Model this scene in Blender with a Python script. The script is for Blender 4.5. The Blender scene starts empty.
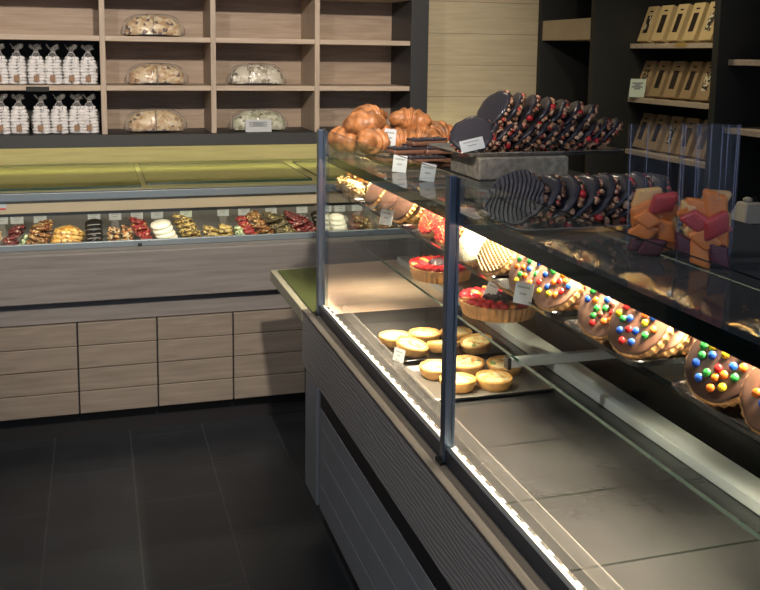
import bpy, bmesh, math, random
from mathutils import Vector, Matrix, Euler, Quaternion
C = bpy.context.scene.collection
rnd = random.Random(7)
PI = math.pi

# ------------------------------------------------------------------ materials
def nmat(name):
    m = bpy.data.materials.new(name); m.use_nodes = True
    nt = m.node_tree
    return m, nt, nt.nodes['Principled BSDF'], nt.nodes, nt.links

def rgba(c): return (c[0], c[1], c[2], 1)

def plain(name, col, rough=.5, metal=0, bump=0, bscale=60, var=0, vscale=8, spec=.5, coat=0, sss=0, rv=0):
    m, nt, b, N, L = nmat(name)
    b.inputs['Base Color'].default_value = rgba(col)
    b.inputs['Roughness'].default_value = rough
    b.inputs['Metallic'].default_value = metal
    b.inputs['Specular IOR Level'].default_value = spec
    if coat: b.inputs['Coat Weight'].default_value = coat; b.inputs['Coat Roughness'].default_value = .08
    if sss: b.inputs['Subsurface Weight'].default_value = sss; b.inputs['Subsurface Scale'].default_value = .004
    tc = N.new('ShaderNodeTexCoord')
    if var:
        oi = N.new('ShaderNodeObjectInfo')
        ad = N.new('ShaderNodeVectorMath'); ad.operation = 'ADD'
        L.new(tc.outputs['Object'], ad.inputs[0]); L.new(oi.outputs['Random'], ad.inputs[1])
        n = N.new('ShaderNodeTexNoise'); n.inputs['Scale'].default_value = vscale; n.inputs['Detail'].default_value = 4
        L.new(ad.outputs[0], n.inputs['Vector'])
        r = N.new('ShaderNodeValToRGB'); e = r.color_ramp.elements
        e[0].position = .3; e[1].position = .7
        e[0].color = rgba([max(0, c*(1-var)) for c in col]); e[1].color = rgba([min(1, c*(1+var)) for c in col])
        L.new(n.outputs['Fac'], r.inputs[0]); L.new(r.outputs[0], b.inputs['Base Color'])
    if bump:
        n2 = N.new('ShaderNodeTexNoise'); n2.inputs['Scale'].default_value = bscale; n2.inputs['Detail'].default_value = 3
        L.new(tc.outputs['Object'], n2.inputs['Vector'])
        bp = N.new('ShaderNodeBump'); bp.inputs['Strength'].default_value = bump; bp.inputs['Distance'].default_value = .004
        L.new(n2.outputs['Fac'], bp.inputs['Height']); L.new(bp.outputs[0], b.inputs['Normal'])
    return m

def ramp(N, stops):
    r = N.new('ShaderNodeValToRGB'); cr = r.color_ramp
    while len(cr.elements) < len(stops): cr.elements.new(.5)
    for e, (p, c) in zip(cr.elements, stops): e.position = p; e.color = rgba(c)
    return r

def wood(name, c1, c2, axis='X', scale=5, stretch=14, rough=.55, knots=0, bump=.15, fine=1):
    """long-grained wood; axis = grain direction"""
    m, nt, b, N, L = nmat(name)
    tc = N.new('ShaderNodeTexCoord'); mp = N.new('ShaderNodeMapping')
    s = [stretch, stretch, stretch]; s['XYZ'.index(axis)] = 1
    mp.inputs['Scale'].default_value = s
    L.new(tc.outputs['Object'], mp.inputs[0])
    n = N.new('ShaderNodeTexNoise'); n.inputs['Scale'].default_value = scale; n.inputs['Detail'].default_value = 5
    n.inputs['Distortion'].default_value = .6
    L.new(mp.outputs[0], n.inputs['Vector'])
    r = ramp(N, [(.3, c1), (.72, c2)])
    L.new(n.outputs['Fac'], r.inputs[0])
    out = r.outputs[0]
    if knots:
        v = N.new('ShaderNodeTexVoronoi'); v.inputs['Scale'].default_value = knots
        mp2 = N.new('ShaderNodeMapping'); s2 = [2.2, 2.2, 2.2]; s2['XYZ'.index(axis)] = 1.2; mp2.inputs['Scale'].default_value = s2
        L.new(tc.outputs['Object'], mp2.inputs[0]); L.new(mp2.outputs[0], v.inputs['Vector'])
        r2 = ramp(N, [(0, (.25, .2, .16)), (.05, (.5, .45, .4)), (.09, (1, 1, 1))])
        L.new(v.outputs['Distance'], r2.inputs[0])
        mx = N.new('ShaderNodeMix'); mx.data_type = 'RGBA'; mx.blend_type = 'MULTIPLY'; mx.inputs[0].default_value = .8
        L.new(out, mx.inputs[6]); L.new(r2.outputs[0], mx.inputs[7]); out = mx.outputs[2]
    L.new(out, b.inputs['Base Color'])
    b.inputs['Roughness'].default_value = rough
    bp = N.new('ShaderNodeBump'); bp.inputs['Strength'].default_value = bump; bp.inputs['Distance'].default_value = .003
    L.new(n.outputs['Fac'], bp.inputs['Height']); L.new(bp.outputs[0], b.inputs['Normal'])
    return m

def brushed_grain(name, c1, c2):
    """embossed wavy grain laminate running along Y"""
    m, nt, b, N, L = nmat(name)
    tc = N.new('ShaderNodeTexCoord'); mp = N.new('ShaderNodeMapping'); mp.inputs['Scale'].default_value = (1, .30, 1.6)
    L.new(tc.outputs['Object'], mp.inputs[0])
    w = N.new('ShaderNodeTexWave'); w.bands_direction = 'Z'; w.inputs['Scale'].default_value = 17
    w.inputs['Distortion'].default_value = 9; w.inputs['Detail'].default_value = 3; w.inputs['Detail Scale'].default_value = 1.1
    L.new(mp.outputs[0], w.inputs['Vector'])
    r = ramp(N, [(.25, c1), (.8, c2)]); L.new(w.outputs['Fac'], r.inputs[0]); L.new(r.outputs[0], b.inputs['Base Color'])
    b.inputs['Roughness'].default_value = .5
    bp = N.new('ShaderNodeBump'); bp.inputs['Strength'].default_value = .45; bp.inputs['Distance'].default_value = .002
    L.new(w.outputs['Fac'], bp.inputs['Height']); L.new(bp.outputs[0], b.inputs['Normal'])
    return m

def tiles(name, col, grout, w, h, off, rough, bump=.1, rot=PI/2, offset=.5, mortar=.002, var=.12):
    m, nt, b, N, L = nmat(name)
    tc = N.new('ShaderNodeTexCoord'); mp = N.new('ShaderNodeMapping')
    mp.inputs['Location'].default_value = off; mp.inputs['Rotation'].default_value = (0, 0, rot)
    L.new(tc.outputs['Object'], mp.inputs[0])
    t = N.new('ShaderNodeTexBrick'); t.offset = offset
    t.inputs['Scale'].default_value = 1; t.inputs['Brick Width'].default_value = w; t.inputs['Row Height'].default_value = h
    t.inputs['Mortar Size'].default_value = mortar; t.inputs['Mortar Smooth'].default_value = .1
    t.inputs['Color1'].default_value = rgba([c*(1-var) for c in col]); t.inputs['Color2'].default_value = rgba([c*(1+var) for c in col])
    t.inputs['Mortar'].default_value = rgba(grout)
    L.new(mp.outputs[0], t.inputs['Vector'])
    n = N.new('ShaderNodeTexNoise'); n.inputs['Scale'].default_value = 6; n.inputs['Detail'].default_value = 6
    L.new(tc.outputs['Object'], n.inputs['Vector'])
    r = ramp(N, [(.3, (.8, .8, .8)), (.7, (1.15, 1.15, 1.15))]); L.new(n.outputs['Fac'], r.inputs[0])
    mx = N.new('ShaderNodeMix'); mx.data_type = 'RGBA'; mx.blend_type = 'MULTIPLY'; mx.inputs[0].default_value = 1
    L.new(t.outputs['Color'], mx.inputs[6]); L.new(r.outputs[0], mx.inputs[7]); L.new(mx.outputs[2], b.inputs['Base Color'])
    b.inputs['Roughness'].default_value = rough
    n2 = N.new('ShaderNodeTexNoise'); n2.inputs['Scale'].default_value = 45; n2.inputs['Detail'].default_value = 3
    L.new(tc.outputs['Object'], n2.inputs['Vector'])
    bp = N.new('ShaderNodeBump'); bp.inputs['Strength'].default_value = bump; bp.inputs['Distance'].default_value = .003
    L.new(n2.outputs['Fac'], bp.inputs['Height']); L.new(bp.outputs[0], b.inputs['Normal'])
    return m

def planks(name, c1, c2, h, axis_z=True, rough=.6, seam=(.2, .17, .12), zoff=0, knots=2.4):
    """horizontal board cladding: boards of height h along X on a wall in XZ"""
    m, nt, b, N, L = nmat(name)
    tc = N.new('ShaderNodeTexCoord'); mp = N.new('ShaderNodeMapping'); mp.inputs['Scale'].default_value = (1, 1, 16)
    L.new(tc.outputs['Object'], mp.inputs[0])
    n = N.new('ShaderNodeTexNoise'); n.inputs['Scale'].default_value = 3.5; n.inputs['Detail'].default_value = 5; n.inputs['Distortion'].default_value = .7
    L.new(mp.outputs[0], n.inputs['Vector'])
    r = ramp(N, [(.3, c1), (.7, c2)]); L.new(n.outputs['Fac'], r.inputs[0])
    sp = N.new('ShaderNodeSeparateXYZ'); L.new(tc.outputs['Object'], sp.inputs[0])
    a = N.new('ShaderNodeMath'); a.operation = 'ADD'; a.inputs[1].default_value = 50*h + zoff; L.new(sp.outputs['Z'], a.inputs[0])
    d = N.new('ShaderNodeMath'); d.operation = 'DIVIDE'; d.inputs[1].default_value = h; L.new(a.outputs[0], d.inputs[0])
    f = N.new('ShaderNodeMath'); f.operation = 'FRACT'; L.new(d.outputs[0], f.inputs[0])
    g = N.new('ShaderNodeMath'); g.operation = 'LESS_THAN'; g.inputs[1].default_value = .016; L.new(f.outputs[0], g.inputs[0])
    mx = N.new('ShaderNodeMix'); mx.data_type = 'RGBA'; L.new(g.outputs[0], mx.inputs[0])
    v = N.new('ShaderNodeTexVoronoi'); v.inputs['Scale'].default_value = knots
    L.new(tc.outputs['Object'], v.inputs['Vector'])
    r2 = ramp(N, [(0, (.35, .28, .2)), (.045, (.7, .66, .6)), (.08, (1, 1, 1))]); L.new(v.outputs['Distance'], r2.inputs[0])
    m2 = N.new('ShaderNodeMix'); m2.data_type = 'RGBA'; m2.blend_type = 'MULTIPLY'; m2.inputs[0].default_value = .7
    L.new(r.outputs[0], m2.inputs[6]); L.new(r2.outputs[0], m2.inputs[7])
    L.new(m2.outputs[2], mx.inputs[6]); mx.inputs[7].default_value = rgba(seam)
    L.new(mx.outputs[2], b.inputs['Base Color']); b.inputs['Roughness'].default_value = rough
    return m

def film(name, tint=(1, 1, 1), ior=1.45, rough=.03, haze=0, hazecol=(.8, .85, .95), bump=0):
    """thin clear sheet: looks straight through, fresnel mirror, optional milky haze"""
    m = bpy.data.materials.new(name); m.use_nodes = True
    N, L = m.node_tree.nodes, m.node_tree.links
    N.remove(N['Principled BSDF'])
    out = N['Material Output']
    t = N.new('ShaderNodeBsdfTransparent'); t.inputs[0].default_value = rgba(tint)
    g = N.new('ShaderNodeBsdfGlossy'); g.inputs['Roughness'].default_value = rough
    fr = N.new('ShaderNodeFresnel'); fr.inputs[0].default_value = ior
    ge = N.new('ShaderNodeNewGeometry'); iv = N.new('ShaderNodeMath'); iv.operation = 'SUBTRACT'; iv.inputs[0].default_value = 1
    L.new(ge.outputs['Backfacing'], iv.inputs[1])
    mu = N.new('ShaderNodeMath'); mu.operation = 'MULTIPLY'; L.new(fr.outputs[0], mu.inputs[0]); L.new(iv.outputs[0], mu.inputs[1])
    mx = N.new('ShaderNodeMixShader'); L.new(mu.outputs[0], mx.inputs[0]); L.new(t.outputs[0], mx.inputs[1]); L.new(g.outputs[0], mx.inputs[2])
    if bump:
        tc = N.new('ShaderNodeTexCoord'); mp = N.new('ShaderNodeMapping'); mp.inputs['Scale'].default_value = (1, 1, .25)
        L.new(tc.outputs['Object'], mp.inputs[0])
        n = N.new('ShaderNodeTexNoise'); n.inputs['Scale'].default_value = 55; n.inputs['Detail'].default_value = 2
        L.new(mp.outputs[0], n.inputs['Vector'])
        bp = N.new('ShaderNodeBump'); bp.inputs['Strength'].default_value = bump; bp.inputs['Distance'].default_value = .01
        L.new(n.outputs['Fac'], bp.inputs['Height']); L.new(bp.outputs[0], g.inputs['Normal']); L.new(bp.outputs[0], fr.inputs['Normal'])
    last = mx.outputs[0]
    if haze:
        d = N.new('ShaderNodeBsdfDiffuse'); d.inputs[0].default_value = rgba(hazecol)
        m2 = N.new('ShaderNodeMixShader'); m2.inputs[0].default_value = haze
        L.new(last, m2.inputs[1]); L.new(d.outputs[0], m2.inputs[2]); last = m2.outputs[0]
    L.new(last, out.inputs[0])
    return m

def emit(name, col, s):
    m, nt, b, N, L = nmat(name)
    b.inputs['Base Color'].default_value = rgba(col)
    b.inputs['Emission Color'].default_value = rgba(col); b.inputs['Emission Strength'].default_value = s
    return m

def spots(name, stops, scale, rough=.5, bump=.4, coat=0, feature='F1'):
    """mottled food surface"""
    m, nt, b, N, L = nmat(name)
    tc = N.new('ShaderNodeTexCoord'); oi = N.new('ShaderNodeObjectInfo')
    ad = N.new('ShaderNodeVectorMath'); ad.operation = 'ADD'
    L.new(tc.outputs['Object'], ad.inputs[0]); L.new(oi.outputs['Random'], ad.inputs[1])
    v = N.new('ShaderNodeTexVoronoi'); v.inputs['Scale'].default_value = scale
    L.new(ad.outputs[0], v.inputs['Vector'])
    sp = N.new('ShaderNodeSeparateColor'); L.new(v.outputs['Color'], sp.inputs[0])
    r = ramp(N, stops); r.color_ramp.interpolation = 'CONSTANT' if len(stops) > 3 else 'LINEAR'
    L.new(sp.outputs[0], r.inputs[0]); L.new(r.outputs[0], b.inputs['Base Color'])
    b.inputs['Roughness'].default_value = rough
    if coat: b.inputs['Coat Weight'].default_value = coat; b.inputs['Coat Roughness'].default_value = .1
    bp = N.new('ShaderNodeBump'); bp.inputs['Strength'].default_value = bump; bp.inputs['Distance'].default_value = .005; bp.invert = True
    L.new(v.outputs['Distance'], bp.inputs['Height']); L.new(bp.outputs[0], b.inputs['Normal'])
    return m

M = {}
M['floor'] = tiles('slate_floor', (.021, .025, .031), (.050, .054, .062), .6, .3, (-.05, -.10, 0), .38, bump=.12, var=.1)
M['ceiling'] = plain('ceiling_paint', (.55, .55, .55), .9)
M['wall_dark'] = plain('dark_wall_paint', (.020, .022, .021), .65, bump=.1, bscale=200)
M['wall_left'] = plain('left_wall_paint', (.05, .05, .055), .8)
M['planks'] = planks('wall_planks', (.47, .40, .27), (.58, .505, .35), .175, zoff=.03, knots=1.9)
M['charcoal'] = plain('charcoal_laminate', (.035, .038, .043), .5, bump=.08, bscale=150)
M['slot'] = plain('shadow_gap_black', (.008, .008, .009), .6)
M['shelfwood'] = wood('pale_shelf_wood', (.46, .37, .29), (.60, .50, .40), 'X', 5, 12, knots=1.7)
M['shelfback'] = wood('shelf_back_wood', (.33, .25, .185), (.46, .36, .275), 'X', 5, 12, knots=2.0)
M['shelfvert'] = wood('upright_wood', (.42, .34, .27), (.55, .46, .37), 'Z', 5, 14)
M['greywood'] = wood('grey_limed_wood', (.175, .148, .120), (.245, .21, .172), 'X', 4, 13, knots=1.8, bump=.2)
M['fasciawood'] = wood('grey_fascia_wood', (.155, .145, .138), (.22, .208, .20), 'X', 3, 18, bump=.25)
M['grain'] = brushed_grain('embossed_grain_panel', (.19, .187, .185), (.235, .23, .228))
M['panel'] = plain('grooved_grey_panel', (.19, .205, .225), .5, bump=.1, bscale=120, var=.06)
M['groovehighlight'] = plain('painted_groove_highlight', (.42, .42, .42), .6)  # pale tone stands in for bevel highlights in the grooves
M['ledge'] = wood('ledge_brown_wood', (.060, .055, .052), (.085, .078, .073), 'Y', 5, 14)
M['ledgepale'] = wood('pale_ledge_edge', (.24, .24, .18), (.32, .31, .24), 'Y', 5, 14)
M['green'] = plain('unlit_countertop_green', (.045, .060, .018), .45, var=.1)  # green stands in for the countertop where it is unlit
M['topwood'] = wood('counter_top_board', (.30, .29, .11), (.54, .52, .25), 'X', 4, 7, knots=3.5, rough=.35)
M['deckwood'] = wood('deck_wood', (.72, .50, .37), (.86, .66, .52), 'X', 6, 16, rough=.4)
M['decktile'] = tiles('deck_tile', (.043, .043, .045), (.016, .018, .017), 4, .232, (2, -.012, 0), .26, bump=.10, rot=0, offset=0, mortar=.0032, var=.05)
M['steelblue'] = plain('blue_grey_steel', (.14, .18, .25), .32, metal=.85)
M['raildark'] = plain('dark_blue_rail', (.045, .055, .075), .38, metal=.6)
M['steel'] = plain('brushed_steel', (.70, .70, .68), .22, metal=.9)
M['greytray'] = plain('dull_grey_tray', (.22, .21, .20), .3, metal=.6)
M['alu'] = plain('aluminium', (.72, .74, .74), .4, metal=.3)
M['white_alu'] = plain('white_metal', (.86, .88, .88), .4)
M['bluerail'] = plain('pale_blue_rail', (.20, .25, .28), .35, metal=.3)
M['beigebar'] = plain('beige_valance', (.52, .42, .29), .5, var=.05)
M['caseback'] = plain('grey_case_back', (.20, .20, .20), .5, var=.05)
M['blacktray'] = plain('black_tray_enamel', (.008, .008, .009), .18, coat=.5)
M['glass'] = film('clear_glass', (.97, .99, .98), 1.45, .015)
M['glassedge'] = plain('green_glass_edge', (.012, .045, .035), .15)
M['darkedge'] = plain('dark_glass_edge', (.006, .012, .012), .15)
M['smoked'] = film('smoked_top_glass', (.20, .22, .20), 1.5, .03, haze=.16, hazecol=(.30, .32, .33))
M['greenglass'] = film('green_plate_glass', (.93, .94, .87), 1.45, .06)
M['acrylic'] = film('clear_acrylic', (.93, .93, .93), 1.45, .1, haze=.12, hazecol=(.9, .85, .8))
M['bagfilm'] = film('cellophane', (.97, .98, 1), 1.22, .12, haze=.02, hazecol=(.6, .64, .75), bump=.6)
M['bagedge'] = film('cellophane_seam', (.9, .92, 1), 1.3, .1, haze=.3, hazecol=(.6, .66, .85))
M['wrap'] = film('crinkled_wrap', (.97, .97, .97), 1.5, .12, haze=.10, hazecol=(.9, .9, .88), bump=1)
M['card'] = plain('white_card', (.50, .54, .57), .5)
M['cardgreen'] = plain('pale_green_card', (.62, .72, .62), .5)
M['ink'] = plain('grey_print', (.25, .28, .30), .6)
M['inkred'] = plain('red_print', (.6, .05, .03), .6)
M['biscuit'] = plain('golden_biscuit', (.62, .34, .13), .6, bump=.5, bscale=150, var=.25, vscale=60)
M['icing_pink'] = plain('milk_chocolate_icing', (.30, .165, .115), .38, bump=.15, bscale=40, var=.08)
M['icing_mid'] = plain('brown_chocolate_icing', (.15, .075, .05), .35, bump=.15, bscale=40, var=.1)
M['icing_dark'] = plain('dark_chocolate_icing', (.075, .04, .03), .33, bump=.15, bscale=40, var=.1)
M['icing_white'] = spots('sprinkled_white_icing', [(0, (.25, .3, .2)), (.06, (.45, .5, .35)), (.10, (.78, .73, .58)), (.95, (.5, .3, .15))], 260, .5, .1)
M['icing_plain'] = plain('caramel_icing', (.35, .18, .07), .4, var=.1)
M['drizzle'] = plain('chocolate_drizzle', (.14, .07, .04), .35)
M['drizzle_light'] = plain('light_drizzle', (.75, .58, .33), .4)
M['redsugar'] = spots('red_praline_crust', [(0, (.25, .01, .012)), (.25, (.50, .02, .02)), (.6, (.60, .05, .03)), (.88, (.7, .28, .12))], 160, .3, .9, coat=.4)
M['nutball'] = spots('nut_cluster', [(0, (.45, .25, .08)), (.3, (.65, .42, .16)), (.6, (.75, .58, .3)), (.85, (.35, .18, .07))], 130, .5, .9)
CANDY = {'red': (.55, .02, .02), 'orange': (.75, .17, .02), 'yellow': (.75, .52, .02), 'green': (.03, .30, .06), 'blue': (.02, .10, .55), 'brown': (.13, .05, .03)}
for k, c in CANDY.items(): M['candy_'+k] = plain('candy_'+k, c, .22, coat=.5)
M['crust'] = plain('tart_crust', (.60, .32, .13), .6, bump=.4, bscale=120, var=.2, vscale=50)
M['strawberry'] = plain('glazed_strawberry', (.62, .02, .025), .15, coat=.7, var=.35, vscale=70)
M['peach'] = plain('glazed_peach', (.78, .28, .08), .15, coat=.7, var=.2, vscale=60)
M['blackberry'] = plain('dark_berry', (.03, .008, .02), .2, coat=.6, bump=.5, bscale=400)
M['quiche'] = spots('quiche_filling', [(0, (.86, .70, .36)), (.45, (.88, .78, .50)), (.72, (.80, .50, .16)), (.90, (.5, .22, .05)), (.96, (.2, .3, .08))], 75, .4, .25, coat=.2)
M['quichecrust'] = plain('quiche_crust', (.60, .33, .10), .55, bump=.3, bscale=90, var=.3, vscale=35)
M['darkchoc'] = plain('dark_chocolate', (.034, .033, .044), .34, bump=.3, bscale=45, coat=.35)
M['nutmix'] = spots('nut_and_berry_topping', [(0, (.08, .035, .02)), (.22, (.42, .20, .10)), (.45, (.55, .30, .18)), (.66, (.62, .42, .28)), (.82, (.45, .05, .04)), (.9, (.06, .03, .02))], 110, .4, .8)
M['cherry'] = plain('candied_cherry', (.55, .015, .02), .2, coat=.6)
M['croissant'] = plain('croissant_crust', (.36, .15, .055), .42, bump=.6, bscale=70, var=.65, vscale=28)
M['jelly_orange'] = plain('orange_jelly', (.80, .25, .05), .3, sss=.15, bump=.3, bscale=300)
M['jelly_pink'] = plain('raspberry_jelly', (.55, .07, .07), .3, sss=.1, bump=.3, bscale=300)
M['jelly_yellow'] = plain('apricot_jelly', (.82, .50, .18), .3, sss=.15, bump=.3, bscale=300)
M['jelly_dark'] = plain('blackcurrant_jelly', (.10, .02, .03), .35, sss=.2, bump=.3, bscale=300)
M['meringue'] = plain('white_meringue', (.92, .92, .94), .7, bump=.2)
M['kraftlabel'] = plain('brown_paper_label', (.34, .21, .13), .7)
M['ribbon'] = plain('silver_ribbon', (.75, .75, .8), .25, metal=.4)
M['bread'] = spots('fruit_loaf_crumb', [(0, (.66, .48, .26)), (.35, (.80, .66, .42)), (.66, (.50, .30, .13)), (.84, (.12, .06, .04)), (.93, (.85, .75, .6))], 75, .7, .4)
M['breadpale'] = spots('pale_loaf_crumb', [(0, (.66, .62, .50)), (.45, (.82, .79, .70)), (.7, (.35, .31, .22)), (.87, (.10, .09, .06))], 70, .7, .4)
M['breadgreen'] = spots('olive_loaf_crumb', [(0, (.50, .52, .36)), (.4, (.68, .68, .54)), (.68, (.28, .29, .18)), (.88, (.09, .09, .06))], 70, .7, .4)
M['kraft'] = plain('kraft_box_card', (.60, .46, .24), .55, var=.06)
M['kraftdark'] = plain('kraft_box_brown', (.38, .27, .15), .55, var=.06)
M['boxdark'] = plain('dark_chocolate_window', (.035, .025, .02), .25)
M['boxdots'] = spots('nut_chocolate_window', [(0, (.02, .02, .02)), (.45, (.05, .03, .02)), (.6, (.7, .65, .5)), (.85, (.45, .3, .15))], 90, .3, .3)
M['stone'] = plain('speckled_stone', (.36, .32, .25), .7, bump=.5, bscale=70, var=.35, vscale=60)
M['gold'] = plain('gold_sticker', (.65, .45, .12), .3, metal=.6)
M['dispenser'] = plain('beige_plastic', (.50, .47, .40), .45)
M['worktop'] = plain('dark_worktop', (.045, .05, .05), .4)
M['workedge'] = wood('worktop_edge_wood', (.24, .21, .16), (.32, .28, .22), 'Y', 5, 14)
M['led'] = emit('led_diffuser', (1, .86, .66), 6)
M['spot'] = emit('spot_lamp', (1, .86, .68), 4)
M['blackmetal'] = plain('black_metal', (.015, .015, .016), .35, metal=.4)
PILE = {
 'berry': spots('dark_berry_florentine', [(0, (.13, .008, .012)), (.4, (.05, .006, .008)), (.7, (.24, .02, .02)), (.93, (.55, .4, .3))], 140, .3, .9, coat=.4),
 'nutty': spots('nut_florentine', [(0, (.20, .08, .025)), (.3, (.32, .16, .05)), (.55, (.07, .03, .015)), (.75, (.55, .4, .2)), (.9, (.2, .03, .02))], 120, .4, .9),
 'orange': spots('candied_orange', [(0, (.55, .28, .05)), (.4, (.68, .42, .12)), (.7, (.25, .10, .03)), (.9, (.75, .6, .3))], 90, .35, .5, coat=.3),
 'black': plain('black_chocolate', (.012, .011, .012), .2, coat=.4),
 'mixed': spots('mixed_nut_florentine', [(0, (.55, .20, .05)), (.25, (.5, .36, .18)), (.45, (.05, .03, .02)), (.75, (.7, .6, .42)), (.9, (.3, .08, .04))], 110, .4, .9),
 'red': spots('red_berry_florentine', [(0, (.28, .015, .02)), (.45, (.18, .01, .012)), (.75, (.38, .06, .04)), (.92, (.6, .35, .15))], 130, .25, .9, coat=.4),
 'white': plain('white_chocolate', (.78, .76, .64), .35),
 'yellow': spots('almond_florentine', [(0, (.48, .34, .10)), (.35, (.22, .13, .05)), (.6, (.62, .5, .22)), (.8, (.09, .06, .03))], 110, .4, .9),
 'green': spots('pistachio_florentine', [(0, (.5, .62, .35)), (.5, (.66, .72, .5)), (.8, (.15, .2, .1))], 120, .4, .7),
 'darknut': spots('dark_nut_florentine', [(0, (.10, .08, .04)), (.4, (.18, .14, .07)), (.7, (.05, .035, .02)), (.9, (.6, .5, .2))], 120, .4, .9),
 'beige': spots('beige_florentine', [(0, (.62, .52, .36)), (.4, (.5, .38, .22)), (.7, (.7, .62, .45)), (.9, (.25, .15, .08))], 110, .4, .7),
}

# ------------------------------------------------------------------ mesh helpers
def box(bm, x0, x1, y0, y1, z0, z1, mi=0):
    v = [bm.verts.new(p) for p in ((x0,y0,z0),(x1,y0,z0),(x1,y1,z0),(x0,y1,z0),(x0,y0,z1),(x1,y0,z1),(x1,y1,z1),(x0,y1,z1))]
    fs = []
    for q in ((3,2,1,0),(4,5,6,7),(0,1,5,4),(1,2,6,5),(2,3,7,6),(3,0,4,7)):
        f = bm.faces.new([v[i] for i in q]); f.material_index = mi; fs.append(f)
    return fs   # bottom, top, -y, +x, +y, -x

def prism(bm, poly, z0, z1, mi=0, side=None):
    a = [bm.verts.new((x, y, z0)) for x, y in poly]; b = [bm.verts.new((x, y, z1)) for x, y in poly]
    f = bm.faces.new(a[::-1]); f.material_index = mi
    f = bm.faces.new(b); f.material_index = mi
    n = len(poly)
    for i in range(n):
        f = bm.faces.new((a[i], a[(i+1) % n], b[(i+1) % n], b[i])); f.material_index = mi if side is None else side

def lathe(bm, prof, n=32, mod=None, mi=0, cap0=True, cap1=True, c=(0, 0, 0)):
    rings = []
    for k, (r, z) in enumerate(prof):
        ring = []
        for i in range(n):
            a = 2*PI*i/n; rr = r*(mod(a, k) if mod else 1)
            ring.append(bm.verts.new((c[0]+rr*math.cos(a), c[1]+rr*math.sin(a), c[2]+z)))
        rings.append(ring)
    for k in range(len(rings)-1):
        for i in range(n):
            f = bm.faces.new((rings[k][i], rings[k][(i+1) % n], rings[k+1][(i+1) % n], rings[k+1][i])); f.material_index = mi
    if cap0: f = bm.faces.new(rings[0][::-1]); f.material_index = mi
    if cap1: f = bm.faces.new(rings[-1]); f.material_index = mi

def blob(bm, loc, r, sc=(1, 1, 1), rot=None, sub=2, noise=0, mi=0, seed=0):
    mt = Matrix.Translation(loc) @ (rot.to_matrix().to_4x4() if rot is not None else Matrix.Identity(4)) @ Matrix.Diagonal((sc[0], sc[1], sc[2], 1))
    g = bmesh.ops.create_icosphere(bm, subdivisions=sub, radius=r, matrix=Matrix.Identity(4))
    rr = random.Random(seed)
    for v in g['verts']:
        if noise: v.co *= 1+rr.uniform(-noise, noise)
        v.co = mt @ v.co
    for v in g['verts']:
        for f in v.link_faces: f.material_index = mi

def tube(bm, pts, r, n=8, mi=0, cap=True, flat=1):
    pts = [Vector(p) for p in pts]; rings = []
    for i, p in enumerate(pts):
        t = (pts[min(i+1, len(pts)-1)]-pts[max(i-1, 0)]).normalized()
        up = Vector((0, 0, 1)) if abs(t.z) < .9 else Vector((1, 0, 0))
        s = t.cross(up).normalized(); u = s.cross(t)
        rad = r[i] if isinstance(r, (list, tuple)) else r
        rings.append([bm.verts.new(p+s*rad*math.cos(2*PI*k/n)+u*rad*flat*math.sin(2*PI*k/n)) for k in range(n)])
    for a, b in zip(rings, rings[1:]):
        for k in range(n):
            f = bm.faces.new((a[k], a[(k+1) % n], b[(k+1) % n], b[k])); f.material_index = mi
    if cap:
        bm.faces.new(rings[0][::-1]).material_index = mi; bm.faces.new(rings[-1]).material_index = mi

def build(name, bm, mats, parent=None, smooth=False, bevel=0, world=True, seg=2):
    bmesh.ops.recalc_face_normals(bm, faces=bm.faces[:])
    if parent is not None and world:
        off = Vector((0, 0, 0)); pp = parent
        while pp is not None: off = off+pp.matrix_basis.translation; pp = pp.parent
        if off.length: bmesh.ops.translate(bm, verts=bm.verts[:], vec=-off)
    me = bpy.data.meshes.new(name); bm.to_mesh(me); bm.free()
    if not isinstance(mats, (list, tuple)): mats = [mats]
    for m in mats: me.materials.append(M[m] if isinstance(m, str) else m)
    if smooth:
        for p in me.polygons: p.use_smooth = True
    o = bpy.data.objects.new(name, me); C.objects.link(o)
    if parent is not None: o.parent = parent
    if bevel:
        b = o.modifiers.new('bevel', 'BEVEL'); b.width = bevel; b.segments = seg; b.limit_method = 'ANGLE'
    return o

def bx(name, dims, mats, parent=None, bevel=0):
    bm = bmesh.new(); box(bm, *dims); return build(name, bm, mats, parent, bevel=bevel)

def tag(o, label=None, cat=None, group=None, kind=None):
    if label: o['label'] = label
    if cat: o['category'] = cat
    if group: o['group'] = group
    if kind: o['kind'] = kind
    return o

def thing(name, label, cat, loc=(0, 0, 0), group=None, rot=None):
    o = bpy.data.objects.new(name, None); C.objects.link(o); o.location = loc
    o.empty_display_size = .05
    if rot is not None: o.rotation_euler = rot
    return tag(o, label, cat, group)

def copy_tree(o, parent=None):
    c = o.copy(); C.objects.link(c)
    if parent is not None: c.parent = parent
    for ch in list(KIDS.get(o.name, o.children)): copy_tree(ch, c)
    return c
KIDS = {}

used = set()
def place(proto, loc, rot, label, group=None):
    if proto.name not in used:
        used.add(proto.name); o = proto
    else:
        o = copy_tree(proto)
    o.location = loc
    if rot is not None:
        o.rotation_euler = rot.to_euler() if hasattr(rot, 'to_euler') else rot
    o['label'] = label
    if group: o['group'] = group
    return o

def struct(name, bm, mats, **k):
    o = build(name, bm, mats, **k); o['kind'] = 'structure'; return o
ORD = ['first', 'second', 'third', 'fourth', 'fifth', 'sixth', 'seventh', 'eighth', 'ninth', 'tenth', 'eleventh', 'twelfth', 'thirteenth', 'fourteenth', 'fifteenth', 'sixteenth']
def facing(n, spin=0):
    q = Vector(n).normalized().to_track_quat('Z', 'Y')
    return q @ Quaternion((0, 0, 1), spin)

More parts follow.
